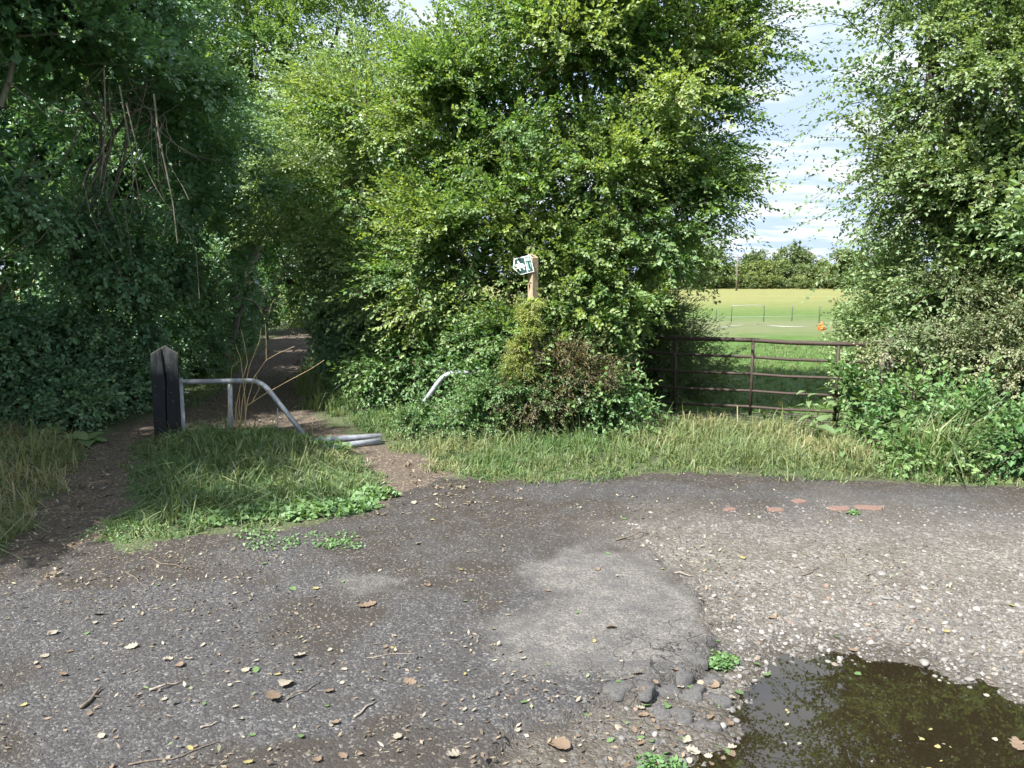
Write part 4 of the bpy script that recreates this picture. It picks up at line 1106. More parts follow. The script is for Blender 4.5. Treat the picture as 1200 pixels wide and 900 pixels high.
shrub('climbing_vine', 'yellow-green climber wrapped around the signpost', [M(623 - 0.12 * (y_ - 340), y_, SIGN_Y - .14 - 0.0022 * (y_ - 340), 8 + 0.09 * (y_ - 335), 9, .09) for y_ in range(335, 440, 8)], 1700, 'small', 'vine', 57, hue=(0, .9), fill=0.4, fill_size=(.05, .04),
      scale=(0.22, 0.5), limbs=False, sub_k=7, keep_back=0.5)
shrub('ivy_bush', 'glossy ivy bush to the left of the vine on the signpost', [M(580, 395, 8.9, 40, 40, .35), M(560, 430, 8.7, 40, 35, .35), M(700, 400, 8.9, 50, 45, .35)], 900, 'ivy', 'bramble', 58, hue=(0, .7))
shrub('bramble_bush', 'bramble growing in front of the swallowed barrier rail', [M(568, 478, YB2 - .2, 32, 26, .18), M(600, 465, YB2 - .2, 30, 26, .16), M(545, 495, YB2 - .25, 26, 14, .18), M(498, 488, YB2 - .14, 16, 18, .10), M(485, 496, YB2 - .16, 18, 14, .10)], 760, 'small', 'bramble', 59, hue=(0, .7))
for i, (X, Y, H, lab) in enumerate(((6.3, 7.6, 2.6, 'hedge bush continuing the right-hand hedge beyond the bramble mound'), (8.6, 7.4, 3.0, 'tall hedge bush at the far right along the yard'))):
    shrub('hedge_bush', lab, [(np.array((X, Y, H * .5)), np.array((1.2, .8, H * .5))), (np.array((X - .5, Y + .2, H * .75)), np.array((.9, .7, H * .35))), (np.array((X + .6, Y - .1, H * .4)), np.array((.8, .7, H * .4)))], 650, 'oak', 'pale', 160 + i, hue=(0, .6))
path_sh = [(435, 415, 11.6, 40, 45, .6, 'dense green bramble at the right edge of the footpath'), (462, 440, 10.2, 40, 36, .5, 'leafy bramble beside the swallowed barrier'), (400, 390, 13.5, 40, 45, .7, 'shaded bush where the footpath bends'),
           (520, 405, 9.9, 40, 50, .5, 'green bush between hawthorn and footpath'), (395, 400, 16, 25, 30, .7, 'small shaded bush deep along the footpath')]
for i, (x, y, Y, rx, ry, rY, lab) in enumerate(path_sh):
    shrub('bramble_bush', lab, [M(x, y, Y, rx, ry, rY), M(x + rx * .5, y - ry * .5, Y + .3, rx * .7, ry * .7, rY), M(x - rx * .4, y + ry * .35, Y - .1, rx * .7, ry * .6, rY)], 600, 'bram', 'bramble' if i in (1, 3) else 'shade', 60 + i, hue=(0, .6))
left_sh = [(240, 335, 12.8, 45, 50, .7, 'tall leafy shrub in front of the hazel stems'), (232, 420, 13.4, 36, 36, .6, 'leafy shrub on the left where the footpath narrows'), (283, 392, 18.5, 34, 30, .7, 'leafy shrub deep along the left edge of the footpath'), (372, 355, 23.5, 34, 34, .9, 'leafy bush hanging over the end of the footpath'), (40, 400, 9.3, 70, 70, .7, 'dark bush filling the left bank under the dead stems'), (130, 390, 10.3, 65, 75, .8, 'dark bush behind the sleeper post'), (205, 390, 12.5, 55, 60, .8, 'dark green bush left of the footpath bend'),
           (60, 470, 8.9, 70, 30, .4, 'low weeds at the foot of the left bank'), (140, 460, 9.8, 55, 35, .5, 'low leafy bush beside the path by the sleeper post'), (265, 390, 16.5, 45, 35, .8, 'shaded bush deep on the left of the footpath'),
           (-70, 420, 8.6, 70, 80, .7, 'dark bush at the left end of the bank'), (312, 350, 21, 34, 40, 1.0, 'dark bush at the end of the footpath')]
for i, (x, y, Y, rx, ry, rY, lab) in enumerate(left_sh):
    shrub('hedge_bush', lab, [M(x, y, Y, rx, ry, rY), M(x + rx * .5, y - ry * .4, Y + .3, rx * .7, ry * .7, rY), M(x - rx * .5, y + ry * .2, Y, rx * .7, ry * .7, rY)], 700, 'shade' if i not in (7, 8) else 'bram', 'shade', 80 + i, hue=(0, .5))

# ------------------------------------------------------------------ grass
def blades(name, mat, pos, L, W, rng, dry, lean=0.35, wind=(0.0, 0.0), label=None, cat='grass'):
    n = len(pos)
    az = rng.rand(n) * 6.283
    l = L * (0.35 + 0.9 * rng.rand(n)) * (0.6 + 0.8 * TUFT) * np.where(rng.rand(n) < 0.05, 1.7, 1.0); ln = np.abs(rng.randn(n)) * lean + 0.05
    d = np.stack([np.cos(az), np.sin(az)], 1) * ln[:, None] + np.array(wind)
    side = np.stack([-np.sin(az + rng.randn(n) * .8), np.cos(az + rng.randn(n) * .8), np.zeros(n)], 1) * (W * (0.6 + 0.8 * rng.rand(n)))[:, None]
    p0 = pos
    p1 = pos + np.stack([d[:, 0] * l * 0.35, d[:, 1] * l * 0.35, l * 0.55], 1)
    up2 = l * (0.95 - 0.55 * np.clip(ln, 0, 1.4))
    p2 = pos + np.stack([d[:, 0] * l * 1.1, d[:, 1] * l * 1.1, np.maximum(up2, 0.2 * l)], 1)
    V = np.stack([p0 - side * .5, p0 + side * .5, p1 + side * .42, p1 - side * .42, p2 + side * .06, p2 - side * .06], 1)
    F = np.arange(n)[:, None, None] * 6 + np.array([[0, 1, 2, 3], [3, 2, 4, 5]])[None]
    t = rng.rand(n)
    me = mesh_np(name, V.reshape(-1, 3), F.reshape(-1, 4), [mat], attrs={'tint': np.repeat(t, 2), 'hue': np.repeat(np.clip(dry, 0, 1), 2)})
    o = link(name, me)
    return tag(o, label, cat, kind='stuff')
def scatter_poly(poly, n, rng, edge=0.5, clump=0.55, s=3.0, extra=None):
    pa = np.array(poly); lo, hi = pa.min(0), pa.max(0)
    res = []; tot = 0
    while tot < n:
        q = lo + rng.rand(n * 2, 2) * (hi - lo)
        sd = poly_sd(q[:, 0], q[:, 1], poly) + (fbm(q[:, 0], q[:, 1], 4, 40) - 0.5) * edge
        k = (sd > 0) & (rng.rand(len(q)) < (1 - clump) + clump * 2 * fbm(q[:, 0], q[:, 1], s, 41))
        if extra is not None: k &= extra(q, sd)
        res.append(q[k]); tot += k.sum()
    q = np.vstack(res)[:n]
    # gather most blades into tufts
    nc = max(8, n // 16)
    cen = q[rng.randint(0, n, nc)]
    sel = rng.rand(n) < 0.72
    ci = rng.randint(0, nc, n)
    q = np.where(sel[:, None], cen[ci] + rng.randn(n, 2) * 0.022, q)
    global TUFT
    TUFT = np.where(sel, _tab[ci % 256, (ci // 256) % 256], rng.rand(n))
    return np.column_stack([q, height(q[:, 0], q[:, 1]) - 0.005])
gr = np.random.RandomState(31)
def dryness(p, base, amp, s=1.3, o=50): return np.clip(base + amp * (fbm(p[:, 0], p[:, 1], s, o) - 0.5) * 2.4 + 0.5 * (TUFT - 0.5) + gr.randn(len(p)) * 0.16, 0, 1)
p = scatter_poly(ISLAND, 15000, gr); 
sdI = poly_sd(p[:, 0], p[:, 1], ISLAND)
Lh = 0.06 + 0.17 * sstep(0.0, 0.55, sdI) * (0.6 + 0.7 * fbm(p[:, 0], p[:, 1], 2.2, 44))
blades('island_grass', MAT['grass'], p, Lh * 0.88, 0.009, gr, dryness(p, 0.02, 0.36), 1.05, label='tufted green and straw grass on the island around the metal barrier')
p = scatter_poly(VERGE, 26000, gr)
px_, py_, _ = proj(p)
right = sstep(640, 800, px_)
Lh = (0.10 + 0.20 * fbm(p[:, 0], p[:, 1], 2.0, 45)) * (0.55 + 0.45 * sstep(0.0, 0.35, poly_sd(p[:, 0], p[:, 1], VERGE)))
blades('verge_grass', MAT['grass'], p, Lh * (0.68 + 0.25 * right), 0.0085, gr, dryness(p, 0.03, 0.40) + 0.22 * right, 0.75, label='long sunlit grass along the verge in front of gate and brambles')
FR = gpoly([(455, 528), (530, 556), (610, 566), (720, 559), (850, 558), (960, 564), (1090, 569), (1210, 573), (1210, 560), (1090, 556), (960, 550), (850, 545), (720, 546), (610, 552), (530, 542), (465, 515)])
p = scatter_poly(FR, 4200, gr, edge=0.6, clump=0.9)
blades('verge_fringe', MAT['grass'], p, 0.04 + 0.07 * fbm(p[:, 0], p[:, 1], 3, 52), 0.007, gr, dryness(p, 0.22, 0.4), 1.1, label='short trampled grass fringe along the tarmac edge')
p = scatter_poly(BANK_L, 12000, gr)
blades('bank_grass', MAT['grass'], p, 0.10 + 0.18 * fbm(p[:, 0], p[:, 1], 2, 46), 0.008, gr, dryness(p, 0.42, 0.5), 0.9, label='dry straw-coloured grass on the left bank')
RB = gpoly([(960, 520), (1010, 505), (1080, 505), (1200, 500), (1330, 510), (1350, 560), (1200, 568), (1090, 564), (1000, 560), (965, 550)])
p = scatter_poly(RB, 9000, gr)
blades('bank_grass', MAT['grass'], p, 0.10 + 0.16 * fbm(p[:, 0], p[:, 1], 2, 47), 0.008, gr, dryness(p, 0.1, 0.2), 0.5, label='green grass below the brambles right of the gate')
TG = gpoly([(1050, 548), (1085, 528), (1130, 530), (1140, 552), (1100, 562)])
p = scatter_poly(TG, 1500, gr)
blades('tall_grass', MAT['grass'], p, 0.50 + 0 * p[:, 0], 0.011, gr, dryness(p, 0.06, 0.1), 0.40, (0.22, -0.12), label='tall arching bright green grass clump right of the gate')
PS = gpoly([(262, 450), (225, 482), (180, 486), (120, 496), (60, 500), (0, 500), (-40, 470), (150, 440), (240, 418), (292, 402), (296, 416)])
p = scatter_poly(PS, 8000, gr)
blades('path_side_grass', MAT['grass'], p, 0.10 + 0.14 * fbm(p[:, 0], p[:, 1], 2, 48), 0.008, gr, dryness(p, 0.1, 0.2), 0.5, label='shaded grass along the left of the footpath')
PR = gpoly([(355, 480), (352, 440), (372, 412), (410, 420), (440, 450), (450, 480), (400, 490)])
p = scatter_poly(PR, 6500, gr)
blades('path_side_grass', MAT['grass'], p, 0.14 + 0.2 * fbm(p[:, 0], p[:, 1], 2, 49), 0.008, gr, dryness(p, 0.1, 0.25), 0.5, label='long grass along the right of the footpath')
PF = gpoly([(720, 484), (760, 492), (980, 512), (1030, 500), (1040, 440), (1010, 405), (820, 405), (740, 440)])
p = scatter_poly(PF, 14000, gr, extra=lambda q, sd: q[:, 1] > 8.2)
p[:, 2] += 0.012
blades('paddock_grass', MAT['grass'], p, 0.05 + 0.05 * fbm(p[:, 0], p[:, 1], 1, 51), 0.010, gr, dryness(p, 0.08, 0.15), 0.6, label='short green grass of the field just beyond the gate')
# small low weeds along the front of the island and on the trodden ground
def weeds(name, pts, n, mat, L, W, label):
    f = Foliage(); r_ = np.random.RandomState(len(pts) + n)
    for (x, y, rad, hh) in pts:
        c = G(x, y)
        a = r_.rand(n) * 6.28; rr = rad * np.sqrt(r_.rand(n))
        q = np.stack([c[0] + np.cos(a) * rr * 1.5, c[1] + np.sin(a) * rr, np.zeros(n)], 1)
        q[:, 2] = height(q[:, 0], q[:, 1]) + 0.01 + hh * r_.rand(n) * (1 - rr / rad * .6)
        f.loose(q, L, W, r_, 0.15 + 0.3 * r_.rand(), flat=1.6)
    o = f.build(name, [MAT[mat]])
    return tag(o, label, 'weeds', kind='stuff')
weeds('creeping_weeds', [(250, 612, .16, .05), (300, 606, .18, .08), (340, 605, .20, .08), (375, 602, .18, .08), (410, 596, .14, .06), (435, 582, .14, .06), (330, 580, .16, .1), (300, 520, .2, .16), (345, 524, .22, .16), (380, 530, .18, .14), (320, 535, .2, .12)],
      330, 'bramble', 0.05, 0.035, 'broad-leaved creeping weeds at the front of the grass island')
weeds('yard_moss', [(300, 630, .10, .015), (320, 640, .12, .012), (380, 634, .16, .012), (400, 640, .10, .01), (130, 628, .16, .03), (170, 625, .18, .03), (850, 768, .045, .03), (843, 775, .04, .04), (775, 890, .06, .03), (1000, 602, .03, .01)],
      150, 'bramble', 0.022, 0.014, 'small green weeds and moss on the trodden tarmac')

# ------------------------------------------------------------------ plants with large leaves
def big_leaf_mesh(rng, L, W, droop):
    n = 7
    V, F = [], []
    for i in range(n):
        s = i / (n - 1)
        w = W * 0.5 * (math.sin(math.pi * min(1, s * 0.86 + 0.12)) ** 0.8) * (1 if i < n - 1 else 0.05)
        z = 0.25 * L * s - droop * L * s * s
        wav = 0.05 * W * math.sin(i * 2.3)
        V += [(s * L, -w, z + 0.18 * w + wav), (s * L, 0, z), (s * L, w, z + 0.18 * w - wav)]
    for i in range(n - 1):
        for j in range(2):
            a = i * 3 + j
            F.append((a, a + 1, a + 4, a + 3))
    m = mesh_np('leaf', np.array(V), np.array(F), [MAT['dock']], attrs={'tint': np.full(len(F), rng.rand()), 'hue': np.full(len(F), 0.25 * rng.rand())}, smooth=True)
    return m
rb = np.random.RandomState(61)
LEAFM = [big_leaf_mesh(rb, 1.0, 0.34, 0.3 + 0.35 * rb.rand()) for _ in range(6)] + [big_leaf_mesh(rb, 1.0, 0.62, 0.25 + 0.3 * rb.rand()) for _ in range(4)]
def leafy_plant(name, label, base, hgt, nl, leafL, which, lean=(0, 0), stem_r=0.008):
    root = empty(name, base, label, 'plant')
    top = np.array((lean[0], lean[1], hgt))
    if hgt > 0.15:
        link('stem', tubes_mesh('stem', [(wobble((0, 0, -0.05), top, 6, 0.04, rb), np.linspace(stem_r, stem_r * .4, 6))], MAT['dock'], 6), root, False)
    for i in range(nl):
        s = (i + 0.5) / nl
        o = bpy.data.objects.new('leaf', LEAFM[which[rb.randint(len(which))]])
        COL.objects.link(o); o.parent = root
        o.location = tuple(top * (0.1 + 0.9 * s) if hgt > 0.15 else (0, 0, 0.02))
        k = leafL * (0.7 + 0.6 * rb.rand()) * (1.1 - 0.5 * s if hgt > .15 else 1)
        o.scale = (k, k, k)
        o.rotation_euler = (rb.randn() * 0.15, -0.15 - 0.5 * rb.rand() + 0.3 * (1 - s), i * 2.4 + rb.rand())
    return root
NAR, WID = list(range(6)), list(range(6, 10))
b = G(978, 506); leafy_plant('dock_plant', 'tall dock with long drooping leaves against the right gate post', b, 0.85, 14, 0.26, NAR, (0.05, -0.05))
b = G(965, 520); leafy_plant('dock_plant', 'leaning dock crossing the lower gate rails', b, 0.55, 10, 0.22, NAR, (-0.18, 0.1))
b = G(985, 545); leafy_plant('dock_plant', 'small pale dock with pointed leaves in front of the gate', b, 0.22, 9, 0.17, NAR, (0.02, 0))
b = G(1055, 530); leafy_plant('dock_plant', 'dock with hanging leaf blades below the pale climber', b, 0.55, 10, 0.25, NAR, (-0.05, -0.1))
b = G(1005, 525); leafy_plant('dock_plant', 'dock with broad green leaves right of the gate end', b, 0.5, 10, 0.22, NAR, (0.0, 0))
b = G(98, 520); leafy_plant('burdock_plant', 'burdock with broad flat leaves beside the footpath', b, 0.12, 8, 0.24, WID)
b = G(62, 514); leafy_plant('burdock_plant', 'broad-leaved burdock half hidden in the left bank', b, 0.14, 7, 0.22, WID)
# dead stalk plant at the metal barrier
db = G(276, 518)
root = empty('dead_weed', db, 'dead straw-coloured weed with branching stalks growing by the metal barrier', 'plant')
stalks = [[(266, 520), (268, 470), (272, 430), (284, 420)], [(280, 515), (284, 470), (292, 430), (304, 400), (306, 385)], [(284, 512), (290, 470), (298, 442), (312, 422), (326, 414), (345, 406)], [(288, 510), (287, 465), (282, 420), (276, 405)],
          [(290, 475), (310, 462), (335, 448), (365, 432), (380, 422)], [(277, 515), (276, 480), (281, 455), (290, 425), (286, 400), (282, 385)], [(312, 423), (312, 400), (311, 380)], [(283, 500), (280, 480), (281, 462)], [(296, 470), (304, 455), (300, 440)],
          [(270, 520), (274, 495), (272, 478)], [(274, 520), (279, 498), (276, 470)]]
for st in stalks:
    p = np.array([P(x, y, YB - 0.12 - 0.02 * i) for i, (x, y) in enumerate(st)])
    if st[0][1] >= 510: p[0, 2] = 0.0
    link('stalk', tubes_mesh('stalk', [(p, np.linspace(0.0055, 0.002, len(p)))], MAT['straw'], 5), root)

# ------------------------------------------------------------------ bricks, broken tarmac, stones, leaves, twigs
for (x, y, w, d, rz, lab) in ((984, 596.5, .17, .10, 0.1, 'longest-worn red brick piece next to the largest one, with moss between'), (1018, 594.5, .22, .10, -0.25, 'largest red brick fragment set in the gravel'), (937, 588.5, .11, .09, 0.2, 'red brick fragment nearest the grass verge'),
                              (908, 598, .13, .08, 0.0, 'small red brick fragment with moss beside it'), (855, 598.5, .10, .06, 0.3, 'smallest dusty red brick fragment, left end of the row')):
    c = G(x, y); z = gz(c[0], c[1])
    bm = bmesh.new()
    r_ = np.random.RandomState(int(x))
    n = 9
    vv = []
    for i in range(n):
        a = i * 2 * math.pi / n
        k = 0.85 + 0.3 * r_.rand()
        vv.append((math.copysign(abs(math.cos(a)) ** 0.6, math.cos(a)) * w / 2 * k, math.copysign(abs(math.sin(a)) ** 0.6, math.sin(a)) * d / 2 * k))
    t = [bm.verts.new((a * .93, b_ * .93, 0.010 + 0.002 * r_.rand())) for a, b_ in vv]; q = [bm.verts.new((a, b_, 0.004)) for a, b_ in vv]; u = [bm.verts.new((a, b_, -0.05)) for a, b_ in vv]
    bm.faces.new(t); bm.faces.new(u[::-1])
    for i in range(n):
        j = (i + 1) % n
        bm.faces.new((q[i], q[j], t[j], t[i])); bm.faces.new((u[i], u[j], q[j], q[i]))
    o = bm_obj('brick_fragment', bm, MAT['brick'], None, False, False)
    o.location = (c[0], c[1], z - 0.001); o.rotation_euler = (0, 0, rz)
    tag(o, lab, 'brick', 'red brick fragments in the yard')
chunks = [(775, 800, .13, 'flat slab of broken tarmac split off the worn patch'), (755, 808, .10, 'small slab of broken tarmac'), (800, 790, .09, 'broken tarmac lump wedged under the edge of the worn patch'), (812, 806, .11, 'largest broken tarmac lump below the worn patch'),
          (835, 790, .08, 'broken tarmac lump beside the green tuft at the puddle'), (845, 812, .09, 'broken tarmac lump at the left shore of the puddle'), (800, 830, .10, 'broken tarmac lump lying in the leaf drift'), (775, 826, .09, 'broken tarmac lump in the rubble below the split-off slab'),
          (828, 842, .08, 'broken tarmac lump half in the dark water'), (760, 900, .14, 'flat grey tarmac slab at the bottom of the crumbled patch'), (725, 806, .12, 'thin cracked tarmac slab at the lower edge of the worn patch'), (815, 772, .10, 'cracked tarmac slab standing over the puddle')]
for i, (x, y, r0, lab) in enumerate(chunks):
    c = G(x, y); z = gz(c[0], c[1]); r_ = np.random.RandomState(i + 500)
    flat = 'slab' in lab
    bm = bmesh.new()
    n = 13; rings = [[], [], [], []]
    ph_ = r_.rand(4) * 6.28
    hh = 0.008 if flat else 0.014
    for k in range(n):
        a = k * 2 * math.pi / n
        rad = r0 * 0.52 * (1 + 0.28 * math.sin(2 * a + ph_[0]) + 0.20 * math.sin(3 * a + ph_[1]) + 0.10 * math.sin(5 * a + ph_[2]) + 0.06 * r_.randn())
        for q, (kr, kz) in enumerate(((0.5, 1.1), (0.86, 1.0), (1.0, 0.55), (1.06, -3.0))):
            rings[q].append(bm.verts.new((math.cos(a) * rad * kr, math.sin(a) * rad * kr * .85, hh * kz + (0.004 * r_.randn() if q < 3 else 0))))
    cv = bm.verts.new((0, 0, hh * 1.15))
    for k in range(n):
        j = (k + 1) % n
        bm.faces.new((rings[0][k], rings[0][j], cv))
        for q in range(3): bm.faces.new((rings[q + 1][k], rings[q + 1][j], rings[q][j], rings[q][k]))
    o = bm_obj('tarmac_chunk', bm, MAT['tarchunk'], None, True, False)
    o.location = (c[0], c[1], z); o.rotation_euler = (r_.randn() * .06, r_.randn() * .06, r_.rand() * 6)
    tag(o, lab, 'tarmac', 'broken tarmac pieces')
# stones: 300 of the largest as things, the rest as one mass of grit
def stone_mesh(seed, key, sub=2):
    r_ = np.random.RandomState(seed)
    bm = bmesh.new(); bmesh.ops.create_icosphere(bm, subdivisions=sub, radius=1.0)
    pl_ = [(r_.randn(3), 0.62 + 0.3 * r_.rand()) for _ in range(7)]
    for v in bm.verts:
        p_ = np.array(v.co)
        for nn_, dd in pl_:
            nn2_ = nn_ / np.linalg.norm(nn_)
            e = p_ @ nn2_ - dd
            if e > 0: p_ = p_ - nn2_ * e * 0.85
        v.co = Vector(p_ * (1, 0.8, 0.6))
    me = bpy.data.meshes.new('stone'); bm.to_mesh(me); bm.free()
    me.materials.append(MAT['stone_' + key])
    for p_ in me.polygons: p_.use_smooth = True
    return me
STM = [(stone_mesh(i * 7 + j, key), key, ('rounded', 'flat', 'angular')[j]) for i, key in enumerate(STONE_COL) for j in range(3)]
rs = np.random.RandomState(71)
def gravel_density(x, y):
    g = sstep(0.0, 0.12, poly_sd(x, y, GRAVEL)); p_ = poly_sd(x, y, PUDDLE)
    return g * (p_ < 0.10) * (0.12 + 0.88 * sstep(4.6, 3.4, y)) * (0.25 + 0.75 * sstep(0.6, 1.2, x))
cand = np.column_stack([0.3 + rs.rand(20000) * 3.3, 2.2 + rs.rand(20000) * 2.6])
kd = rs.rand(20000) < gravel_density(cand[:, 0], cand[:, 1])
px_, py_, _ = proj(np.column_stack([cand, np.zeros(len(cand))]))
kd &= (px_ < 1230) & (py_ < 930)
cand = cand[kd]
placed = []
for c in cand:
    if len(placed) >= 300: break
    sz = 0.010 + 0.011 * rs.rand() ** 1.6 + (0.012 if rs.rand() < 0.07 else 0)
    if any((c[0] - q[0]) ** 2 + (c[1] - q[1]) ** 2 < (sz + q[2]) ** 2 for q in placed): continue
    placed.append((c[0], c[1], sz))
placed_z = height(np.array([q[0] for q in placed]), np.array([q[1] for q in placed]))
for (x, y, sz), z in zip(placed, placed_z):
    sm_, key, shp = STM[min(len(STM) - 1, int(rs.choice(6, p=(.18, .28, .24, .12, .10, .08)) * 3 + rs.randint(3)))]
    o = bpy.data.objects.new('stone', sm_); COL.objects.link(o)
    pd = poly_sd(np.array([x]), np.array([y]), PUDDLE)[0]
    where = 'at the water line of the puddle' if pd > -0.16 else 'in the loose gravel behind the puddle' if x > 0.9 else 'in the rubble by the broken tarmac edge'
    if pd < -0.9: where = 'in the trodden gravel near the brick fragments'
    lab = ('large ' if sz > 0.024 else 'small ' if sz < 0.014 else '') + shp + ' ' + key + ' stone ' + where
    o.location = (x, y, z + sz * 0.10); o.scale = (sz * (0.9 + .4 * rs.rand()), sz * (.9 + .3 * rs.rand()), sz * (.8 + .3 * rs.rand()) * (0.65 if shp == 'flat' else 1))
    o.rotation_euler = (rs.randn() * .25, rs.randn() * .25, rs.rand() * 6.28)
    tag(o, lab, 'stone', 'loose pebbles around the puddle')
def grit(name, n, xr, yr, dens, size, label, tint=(0, 1)):
    r_ = np.random.RandomState(n)
    q = np.column_stack([xr[0] + r_.rand(n * 4) * (xr[1] - xr[0]), yr[0] + r_.rand(n * 4) ** 1.35 * (yr[1] - yr[0])])
    q = q[r_.rand(len(q)) < dens(q[:, 0], q[:, 1])][:n]
    px, py, _ = proj(np.column_stack([q, np.zeros(len(q))]))
    q = q[(px > -60) & (px < 1260) & (py < 930)]
    n = len(q)
    base = np.array([(1, 0, 0), (0, 1, 0), (-1, 0, 0), (0, -1, 0), (0, 0, .75), (0, 0, -.6)], float)
    tri = np.array([(0, 1, 4), (1, 2, 4), (2, 3, 4), (3, 0, 4), (1, 0, 5), (2, 1, 5), (3, 2, 5), (0, 3, 5)])
    s_ = size[0] + (size[1] - size[0]) * r_.rand(n) ** 2.2
    B = base[None] * (0.65 + 0.7 * r_.rand(n, 6, 1)) + r_.randn(n, 6, 3) * 0.13
    a = r_.rand(n) * 6.28; ca, sa = np.cos(a), np.sin(a)
    X = B[..., 0] * ca[:, None] - B[..., 1] * sa[:, None]; Yv = B[..., 0] * sa[:, None] + B[..., 1] * ca[:, None]
    V = np.stack([X, Yv, B[..., 2]], -1) * s_[:, None, None]
    V += np.column_stack([q, height(q[:, 0], q[:, 1]) + s_ * 0.02])[:, None, :]
    F = (np.arange(n)[:, None, None] * 6 + tri[None]).reshape(-1, 3)
    t = tint[0] + (tint[1] - tint[0]) * r_.rand(n)
    t = t * (1 - 0.55 * sstep(1.05, 0.8, q[:, 0]) * (poly_sd(q[:, 0], q[:, 1], GRAVEL) > 0) * (q[:, 1] < 3.8))
    o = link(name, mesh_np(name, V.reshape(-1, 3), F, [MAT['grit']], attrs={'tint': np.repeat(t, 8)}))
    return tag(o, label, 'gravel', kind='stuff')
grit('loose_gravel', 16000, (0.2, 4.6), (2.2, 5.6), lambda x, y: gravel_density(x, y) * 0.9 + 0.15 * (poly_sd(x, y, GRAVEL) > 0) * (poly_sd(x, y, PUDDLE) < 0.0), (0.004, 0.014), 'loose grey and brown gravel around the puddle', (0.15, 1))
grit('tarmac_chippings', 12000, (-3.6, 2.2), (2.2, 5.8), lambda x, y: (poly_sd(x, y, GRAVEL) < 0.1) * (poly_sd(x, y, YARD) > 0) * (0.15 + 0.85 * sstep(0.45, 0.62, fbm(x, y, 1.2, 60))) * (1 - .7 * (poly_sd(x, y, PALE) > 0)), (0.0025, 0.008), 'small stone chippings on the dark tarmac', (0, 0.72))
# fallen leaves
def oak_leaf_mesh(seed, lobes=4, curl=0.25):
    r_ = np.random.RandomState(seed)
    n = 17; pts = []
    for i in range(n):
        s = i / (n - 1)
        w = 0.30 * math.sin(math.pi * min(1, s * 0.9 + 0.06)) ** 0.7 * (1 + 0.30 * math.cos(s * lobes * 2 * math.pi)) * (1 + .1 * r_.randn())
        if i in (0, n - 1): w = 0.01
        pts.append((s - 0.5, w))
    V, F = [], []
    kx, ky, tw = curl * (1 + r_.randn() * .5), curl * 1.5 * (1 + r_.randn() * .5), r_.randn() * .15
    for s, w in pts:
        for sgn in (-1, 0, 1):
            y = sgn * w
            V.append((s, y, kx * s * s + ky * y * y * 2 + tw * s * y * 3 + (0.02 * r_.randn() if sgn else 0)))
    for i in range(n - 1):
        for j in (0, 1): F.append((i * 3 + j, i * 3 + j + 1, i * 3 + j + 4, i * 3 + j + 3))
    return np.array(V), np.array(F)
LV = {}
for key in ('pale', 'brown', 'green', 'yellow'):
    LV[key] = []
    for i in range(4):
        V, F = oak_leaf_mesh(900 + i, 4 if i < 3 else 0, 0.15 if key == 'green' else 0.35)
        LV[key].append(mesh_np('fallen_leaf', V, F, [MAT['fl_' + key]], smooth=True))
LSH = ('lobed oak leaf', 'twisted oak leaf', 'curled oak leaf', 'plain oval leaf')
LLAB = {'pale': 'pale bleached oak leaf lying on the dark tarmac', 'brown': 'brown curled dead leaf lying on the tarmac', 'green': 'fresh green fallen leaf lying on the ground', 'yellow': 'yellow fallen leaf lying on the ground'}
rl = np.random.RandomState(91)
def fleaf(x, y, key, size_px):
    c = G(x, y); z = gz(c[0], c[1])
    if poly_sd(np.array([c[0]]), np.array([c[1]]), PUDDLE)[0] > 0.05: z = WATER_Z
    vi = rl.randint(4)
    inp = lambda pg: poly_sd(np.array([c[0]]), np.array([c[1]]), pg)[0] > 0
    if inp(PUDDLE): where = 'floating on the puddle'
    elif inp(GRAVEL): where = 'in the gravel beside the puddle' if c[0] > 0.9 else 'in the rubble by the broken tarmac edge'
    elif inp(PALE): where = 'on the pale worn tarmac patch'
    elif inp(PATH): where = 'on the trodden soil path'
    elif inp(ISLAND): where = 'on the grass island'
    elif c[1] > 4.2: where = 'on the tarmac near the grass island'
    else: where = 'on the dark chippings of the tarmac'
    lab = ('large ' if size_px > 17 else 'tiny ' if size_px < 8 else 'small ' if size_px < 12 else '') + {'pale': 'pale bleached ', 'brown': 'dry brown ', 'green': 'fresh green ', 'yellow': 'yellowed '}[key] + LSH[vi] + ' ' + where
    o = bpy.data.objects.new('fallen_leaf', LV[key][vi]); COL.objects.link(o)
    k = size_px / FPX * c[1] * 0.95
    o.scale = (k, k, k); o.location = (c[0], c[1], z + 0.006); o.rotation_euler = (rl.randn() * .2, rl.randn() * .2, rl.rand() * 6.28)
    tag(o, lab, 'leaf', key + ' fallen leaves')
